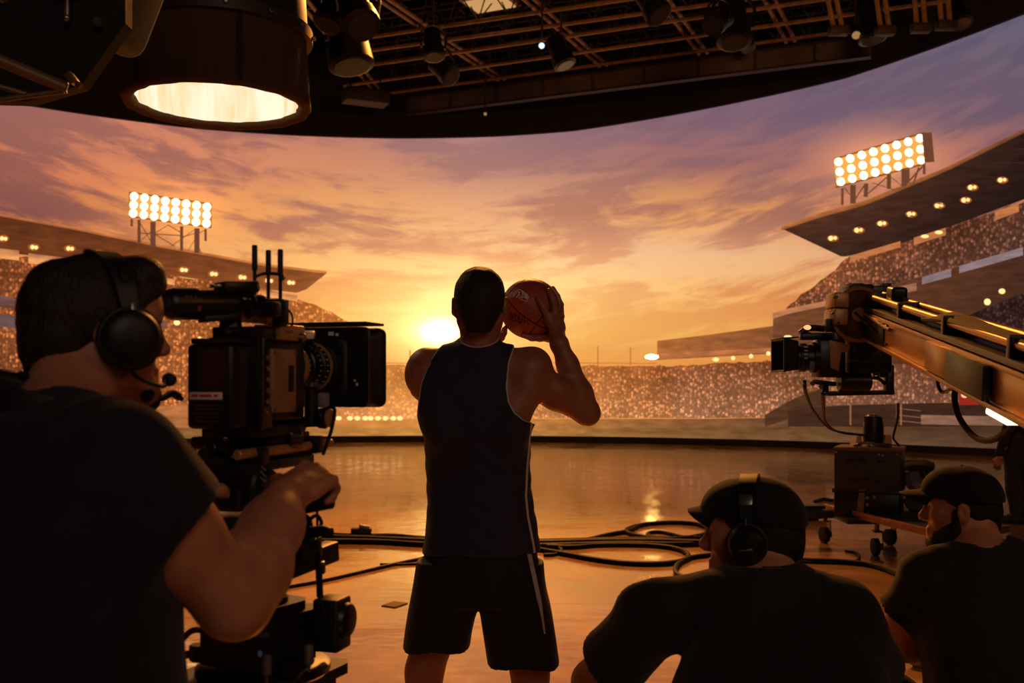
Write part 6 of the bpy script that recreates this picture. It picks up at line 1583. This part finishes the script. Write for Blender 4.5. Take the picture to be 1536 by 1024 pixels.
MB().lathe([(0, .055), (.02, .055), (.02, .062), (.05, .062), (.052, .056), (.075, .058), (.077, .066), (.1, .066), (.102, .058), (.15, .06)], JW(1190, 536), (1, 0, 0), 30).build('lens', M_BODY, hd)
m_ = MB()
for k, z in enumerate((.028, .012, -.004, -.02)): m_.box(JW(1209, 530, -.067) + [0, 0, z], (.014, .002, .006))
m_.build('lens_marks', M_LABEL, hd)
MB().box(JW(1218, 548, -.075), (.022, .012, .04), None, .003).build('blue_grey_tag', pbr('blue_grey_tag', (84, 84, 104), .5), hd)
m_ = MB(); m_.box(*jbox(1222, 510, 1262, 566, .13, 0, .012)); jb_ = m_.build('camera_body', M_BODY, hd)
m_ = MB(); m_.prism([JW(1244, 510, -.068), JW(1276, 517, -.068), JW(1272, 528, -.068), JW(1262, 528, -.068), JW(1258, 556, -.068), JW(1246, 552, -.068)], (0, .01, 0)); m_.build('side_panel', M_BRASS, jb_)
m_ = MB(); m_.box(*jbox(1246, 497, 1268, 510, .10, 0, .006)); m_.build('pale_module', pbr('pale_grey_module', (130, 118, 108), .4, .3), jb_)
m_ = MB(); m_.tube([JW(1200, 500), JW(1214, 492), JW(1240, 493), JW(1262, 492)], .014, 10); m_.bar(JW(1200, 505), JW(1248, 504), .04, .03, .008); m_.cyl(JW(1212, 508), JW(1212, 498), .012, n=10); m_.build('top_handle', M_BODY, hd)
MB().ball(JW(1211, 491, -.01), (.016, .016, .011)).build('tally_light', glow('tally_warm', (255, 200, 140), 1.0), hd)
m_ = MB(); m_.box(*jbox(1268, 512, 1328, 560, .17, 0, .012)); m_.box(*jbox(1300, 500, 1338, 530, .13, .02, .01)); m_.box(*jbox(1318, 556, 1330, 566, .05, -.03, .004)); m_.cyl(JW(1258, 572, -.03), JW(1304, 572, -.03), .045, n=22, bev=.006); m_.build('stabiliser_block', M_BODY, hd)
m_ = MB(); m_.bar(JW(1271, 541, -.09), JW(1305, 541, -.09), .006, .008, .001); m_.bar(JW(1282, 531, -.09), JW(1290, 531, -.09), .004, .005, .001); m_.build('grey_trim', pbr('grey_trim', (60, 54, 50), .4), hd)
m_ = MB(); m_.bar(JW(1238, 590), JW(1338, 588), .07, .02, .004); m_.bar(JW(1218, 572), JW(1252, 576), .05, .02, .004); m_.cyl(JW(1238, 575), JW(1238, 588), .014, n=12); m_.cyl(JW(1286, 570), JW(1286, 588), .02, n=12); m_.build('base_bar', M_BODY, hd)
m_ = MB(); m_.box(*jbox(1327, 547, 1339, 592, .05, 0, .008)); m_.tube([JW(1308, 566), JW(1318, 568), JW(1328, 576)], .008, 8); m_.tube([JW(1310, 562), JW(1318, 560), JW(1328, 560)], .006, 8); m_.build('counter_post', M_BODY, hd)
m_ = MB()
for x, y in ((1219, 575), (1232, 580), (1247, 548), (1262, 552), (1330, 532)): m_.cyl(JW(x, y, -.06), JW(x, y, -.03), .011, n=12, bev=.002)
m_.build('lock_knob', M_CHROME, hd)

# ================================================================ CAMERA DOLLY (right, mid distance)
YD = 9.0
def DW(x, y, d=0): return W(x, y, YD + d)
dl = thing('camera_dolly', (DW(1308, 0)[0], YD, 0), 'wheeled camera dolly with a grey equipment box on it, behind the seated crew', 'dolly')
def dbox(x0, y0, x1, y1, d, dY=0, bev=.01):
    a, b = DW(x0, y0, dY), DW(x1, y1, dY); return (a + b) / 2, (abs(b[0] - a[0]), d, abs(a[2] - b[2])), None, bev
M_GBOX = pbr('grey_equipment_box', (46, 42, 40), .55, .1, .2, 5)
DBO = DW(1305, 704); DBR = rotz(-.47); DB = lambda: MB(DBO, DBR)
bx = DB().box((0, 0, 0), (.56, .42, .37), None, .008).build('equipment_box', M_GBOX, dl)
DB().box((0, 0, .195), (.57, .43, .03), None, .006).build('lid', pbr('lit_top_plate', (104, 76, 58), .5, .2), bx)  # light on the box top put into the lid colour
m_ = DB()
for x0, z0, w_, h_ in ((-.13, .09, .07, .025), (-.04, .1, .08, .03), (.12, .09, .07, .02), (-.10, -.08, .09, .02), (.0, -.07, .07, .025), (.1, -.08, .05, .02)): m_.box((x0, -.212, z0), (w_, .006, h_), None, .002)
m_.build('slot', M_BLACK, bx)
m_ = DB()
for x, z in ((-.26, .16), (.1, .15), (.25, .16), (.13, .145)): m_.ball((x, -.213, z), .012, None, 10, 8)
m_.build('corner_stud', M_CHROME, bx)
m_ = MB(); m_.lathe([(0, .085), (.02, .09), (.16, .09), (.22, .082), (.25, .075), (.26, .05)], DW(1310, 666), (0, 0, 1), 26); m_.build('turret', M_BODY, dl, label='black cylindrical turret on top of the grey box')
m_ = MB(); m_.ball(DW(1309, 626), (.07, .07, .035)); m_.cyl(DW(1299, 624, -.06), DW(1299, 634, -.06), .018, n=10); m_.build('turret_cap', pbr('satin_turret_cap', (96, 76, 60), .3, .6), dl)
for x0, x1 in ((1283, 1292), (1326, 1337)):
    MB().prism([DW(x0 - 1, 671, -.1), DW(x1 + 1, 671, -.1), DW(x1, 652, -.1), DW(x0 + 3, 652, -.1)], (0, .14, 0)).build('white_bracket', pbr('white_bracket', (176, 150, 132), .5), dl)
m_ = MB(); m_.box(*dbox(1296, 663, 1326, 671, .3, 0, .01)); m_.tube([DW(1280, 668, -.1), DW(1300, 664, -.14), DW(1325, 668, -.16), DW(1336, 667, -.1)], .012, 8); m_.build('clamp_base', M_CHROME, dl)
DRO = DW(1304, 754); DR = lambda: MB(DRO, DBR)
rk = DR().box((0, 0, 0), (.55, .42, .225), None, .01).build('equipment_rack', M_BODY, dl)
DR().prism([(-.09, -.217, -.11), (-.025, -.217, -.11), (-.01, -.217, .14), (-.055, -.217, .14)], (0, .006, 0)).build('white_tape', pbr('white_cloth_tape', (120, 104, 96), .8), rk)
m_ = DR()
for x, z in ((.01, .07), (.07, .08), (.01, .01), (.02, -.06)): m_.cyl((x, -.21, z), (x, -.222, z), .014, n=10)
m_.build('socket', M_CHROME, rk)
DR().cyl((-.29, -.2, .12), (.29, -.2, .12), .02, n=10).build('side_handle', M_BODY, rk)
zd = .36
def FD(x, y): return FL(x, y, zd)
m_ = MB(); pl_ = [FD(1272, 773), FD(1350, 773), FD(1392, 800), FD(1384, 826)]
pA, pB, pC = np.array([3.15, 9.5, zd]), np.array([3.95, 9.5, zd]), np.array([4.1, 7.9, zd])
deck = [(3.1, 9.45, zd), (3.85, 9.45, zd), (4.15, 7.75, zd), (3.4, 7.75, zd)]
deck = [(2.95, 9.35, zd), (3.72, 9.5, zd), (3.98, 8.0, zd), (3.33, 7.62, zd)]
m_.prism(deck, (0, 0, -.035)); dk = m_.build('deck', pbr('dark_deck', (34, 28, 24), .6, .1, .3, 4, stretch=(8, 1, 1)), dl)
MB().bar(np.array(deck[0]) + [-.01, 0, -.015], np.array(deck[3]) + [-.01, 0, -.015], .03, .06, .004).build('deck_edge', M_BRASS, dk)
MB().bar(np.array(deck[3]) + [0, -.01, -.015], np.array(deck[2]) + [0, -.01, -.015], .03, .06, .004).build('deck_edge', M_BRASS, dk)
m_ = MB()
a0, b0 = np.array([2.95, 9.2, zd - .06]), np.array([2.55, 9.3, zd - .06]); m_.bar(a0 + [.1, 0, 0], b0, .1, .07, .008); m_.bar(b0 + [-.12, 0, .06], b0 + [.35, 0, .06], .2, .03, .006); m_.build('outrigger', M_JIBD, dl)
m_ = MB(); m_.box((3.35, 9.0, zd - .06), (.8, .5, .06), None, .01); m_.build('chassis', M_JIBD, dl)
def caster(x, y, yaw, z=zd - .1):
    c = np.array([x, y, .075]); R = rotz(yaw); w = MB(c, R)
    w.lathe([(-.025, .06), (-.022, .075), (.022, .075), (.025, .06)], (-.025, 0, 0), (1, 0, 0), 22); wo = w.build('wheel', M_RUB, dl)
    q = MB(c, R); q.cyl((-.028, 0, 0), (.03, 0, 0), .03, n=14); q.prism([(.03, -.03, -.02), (.03, .03, -.02), (.03, .07, .12), (.03, .0, .14)], (.008, 0, 0)); q.box((0, .035, .13), (.08, .1, .016), None, .004); q.cyl((0, .035, .13), (0, .035, z - .075 + .05), .022, n=12)
    f = q.build('fork', M_CHROME, wo); f.location = (0, 0, 0)
for x, y, a in ((2.60, 9.28, .6), (2.98, 9.42, .2), (3.22, 8.75, .0), (3.55, 9.3, .3), (3.85, 8.5, .2), (3.62, 8.25, -.3), (3.45, 8.0, .1)): caster(x, y, a)
m_ = MB(); m_.tube([DW(1352, 699), DW(1366, 697), DW(1384, 697), DW(1398, 700)], lambda u: .06 + .01 * math.sin(3 * u), 12, flat=.75); st = m_.build('seat_pad', pbr('olive_seat_vinyl', (70, 56, 34), .55), dl)
m_ = MB(); m_.bar(DW(1394, 706), DW(1396, 724), .04, .03, .004, up=(0, 1, 0)); m_.bar(DW(1380, 708), DW(1392, 722), .03, .03, .004, up=(0, 1, 0)); m_.bar(DW(1396, 722), DW(1380, 768), .04, .03, .004, up=(0, 1, 0)); m_.build('seat_post', M_BODY, dl)
m_ = MB(); m_.lathe([(0, .12), (.03, .13), (.08, .11), (.1, .05)], DW(1372, 718, .1), unit((.3, -1, .2)), 22); m_.build('pale_bucket_back', pbr('pale_plastic', (130, 116, 112), .5), dl)
m_ = MB(); m_.cyl(DW(1372, 752, -.1), DW(1372, 752, .02), .09, n=22, bev=.01); m_.build('steering_wheel', M_BODY, dl)
m_ = MB(); m_.bar(DW(1356, 768), DW(1384, 772), .12, .02, .004); m_.cyl(DW(1392, 812, -.6), DW(1392, 790, -.6), .03, n=12); m_.box(DW(1384, 782, -.3), (.12, .05, .03), roty(-.2), .006); m_.cyl(DW(1366, 768), DW(1366, 776), .02, n=10); m_.build('steering_linkage', pbr('polished_linkage', (196, 160, 110), .3, .8), dl)
# wires from the remote head down to the dolly
for pts, lab in (([JW(1207, 572), W(1209, 590, 4.5), W(1222, 618, 5.6), W(1244, 642, 7.2), W(1268, 650, 8.2), DW(1295, 653, -.1)], 'thin black wire hanging from the front of the jib camera to the dolly'),
                 ([JW(1234, 590), W(1235, 610, 4.8), W(1238, 632, 6.0), W(1254, 646, 7.5), W(1280, 650, 8.4), DW(1297, 652, -.12)], 'thin black wire hanging from the base of the jib camera to the dolly'),
                 ([DW(1347, 606, -2), DW(1346, 630, -1), DW(1340, 655, -.3), DW(1345, 664, 0), DW(1354, 672, .1)], 'thin black wire curling behind the dolly turret')):
    tag(MB().tube(pts, .008 if lab[0:23] != 'thin black wire curling' else .01, 6, 8).build('hanging_wire', M_RUB), lab, 'cable', 'hanging wires by the dolly')

# ================================================================ FLOOR CABLES AND BITS
M_CABLE = pbr('black_cable', (9, 8, 8), .6, 0, .2, 30, spec=.22)
def cable(pts, r, label, n=8, closed=False):
    tag(MB().tube([FL(x, y, r) for x, y in pts], r, n, 8, closed).build('floor_cable', M_CABLE), label, 'cable', 'black cables on the studio floor')
cable([(440, 803), (500, 806), (560, 808), (630, 811), (720, 813), (816, 814), (900, 812), (980, 812), (1080, 815), (1130, 818)], .034, 'thick black cable running straight across the floor behind the player')
cable([(430, 812), (500, 811), (570, 812), (640, 816), (740, 818), (820, 818), (930, 815), (1020, 816), (1100, 812)], .026, 'second thick black cable lying along the straight one behind the player')
cable([(470, 800), (530, 803), (590, 803), (640, 807), (760, 811), (840, 810), (950, 808), (1010, 810)], .022, 'black cable lying on the far side of the straight run')
cable([(816, 816), (850, 812), (880, 809), (915, 801), (942, 796), (962, 787), (1000, 783.5), (1040, 785), (1062, 792), (1056, 801), (1020, 807), (975, 806), (945, 800), (940, 794), (955, 788)], .022, 'black cable coiled in the large loop left of the seated crew member')
cable([(1004, 812), (985, 806), (972, 802), (975, 798), (990, 797.5), (1008, 801), (1025, 805), (1050, 806)], .018, 'thin black cable twisted inside the large loop')
cable([(800, 822), (840, 829), (890, 838), (940, 844), (990, 845), (1022, 841), (1033, 834), (1025, 826), (1000, 820), (960, 817), (900, 817), (860, 820), (820, 819)], .022, 'black cable making the wide lower loop right of the player')
cable([(816, 832), (832, 831), (842, 826), (838, 821), (824, 819), (800, 821)], .016, 'small black loop of cable close beside the player\'s right side')
cable([(1090, 830), (1064, 832), (1036, 836), (1018, 845), (1013, 854), (1018, 862), (1040, 870), (1080, 880)], .02, 'black cable looping behind the shoulder of the seated crew member')
cable([(400, 887), (430, 880), (480, 871), (530, 860), (590, 846), (640, 836), (700, 828), (800, 820)], .014, 'thin black cable slanting from the pedestal towards the player')
cable([(570, 846), (600, 846), (640, 845), (700, 846)], .01, 'thin black lead just left of the player\'s shorts')
cable([(1180, 836), (1210, 840), (1262, 842), (1300, 846), (1330, 854), (1360, 868), (1400, 890)], .022, 'black cable snaking between the two seated crew members')
cable([(1268, 826), (1284, 829), (1289, 835), (1282, 842), (1262, 844), (1220, 843), (1190, 842)], .012, 'thin curl of black cable on the floor in front of the dolly')
cable([(1222, 752), (1236, 748), (1250, 750), (1262, 744), (1270, 752), (1258, 758), (1240, 762)], .02, 'knot of black cable beside the grey equipment box')
p = FL(542, 806); t = thing('cable_connector', p, 'small black connector block on the cables left of the player', 'connector')
MB().box(p + [0, 0, .07], (.2, .1, .05), rotz(.1), .01).build('block', M_BLACKP, t); MB().box(p + [.03, -.01, .11], (.1, .07, .03), rotz(.2) @ roty(.2), .006).build('latch', M_CHROME, t)
p = FL(592, 907); tag(MB().box(p + [0, 0, .004], (.115, .15, .006), rotz(-.5), .001).build('floor_card', pbr('dark_card', (74, 54, 38), .8)), 'small dark card lying flat on the floor left of the player', 'card')
p = FL(1205, 782); t = thing('floor_case', p, 'flat black case on the floor left of the dolly', 'case')
MB().box(p + [.05, .2, .06], (.46, .3, .12), rotz(.1), .02, 3).build('body', M_BLACKP, t); MB().box(p + [.05, .2, .13], (.47, .31, .03), rotz(.1), .01).build('lid', M_BLACK, t); MB().tube([p + [-.06, .04, .08], p + [-.03, .0, .08], p + [.11, .0, .08], p + [.14, .04, .08]], .012, 8).build('handle', M_RUB, t)
# ================================================================ LIGHT, CAMERA
def area(name, loc, target, size, rgb, power):
    l = bpy.data.lights.new(name, 'AREA'); l.energy = power; l.color = lin(rgb); l.shape = 'RECTANGLE'; l.size, l.size_y = size
    o = bpy.data.objects.new(name, l); COL.objects.link(o); o.location = loc
    o.rotation_euler = (Vector(target) - Vector(loc)).to_track_quat('-Z', 'Y').to_euler(); return o
area('added_grid_wash', (4.0, 7.0, 6.0), (1.0, 19, 8.8), (3, 1.0), (255, 176, 104), 270)  # added lamp above the frame, brightens the ceiling trusses
area('added_fill', (1.5, -3.5, 4.5), (0, 3, 1.2), (3, 2), (255, 222, 205), 45)  # added fill behind the camera, lifts the dark clothing
area('added_side_wash', (3.2, .2, 3.2), (-.45, 1.9, 1.5), (.6, .6), (255, 176, 100), 9)  # added unseen lamp at the right, lifts the cinema camera's side panel
bl = area('added_back_light', (.2, 15.5, 8.3), (-1.3, 6.0, .0), (3, .8), (255, 158, 66), 260); bl.data.spread = math.radians(55)  # added lamp above the frame, warms the floor and rims the player
w = bpy.data.worlds.new('world'); bpy.context.scene.world = w; w.use_nodes = True
w.node_tree.nodes['Background'].inputs[0].default_value = (.02, .016, .014, 1); w.node_tree.nodes['Background'].inputs[1].default_value = .3
cd = bpy.data.cameras.new('camera'); cam = bpy.data.objects.new('camera', cd); COL.objects.link(cam)
cam.location = (0, 0, CAM_H); cam.rotation_euler = (math.pi / 2, 0, 0)
cd.sensor_fit = 'HORIZONTAL'; cd.sensor_width = 36; cd.lens = F_PX / 1536 * 36; cd.shift_y = (HZ - 512) / 1536
cd.clip_start = .05; cd.clip_end = 200
cd.dof.use_dof = True; cd.dof.focus_distance = 3.55; cd.dof.aperture_fstop = 5.0
sc = bpy.context.scene; sc.camera = cam
sc.view_settings.view_transform = 'Standard'; sc.view_settings.look = 'None'; sc.view_settings.exposure = 0; sc.view_settings.gamma = 1
sc.cycles.use_denoising = True
sc.cycles.max_bounces = 6; sc.cycles.diffuse_bounces = 3; sc.cycles.glossy_bounces = 4
sc.cycles.sample_clamp_indirect = 6
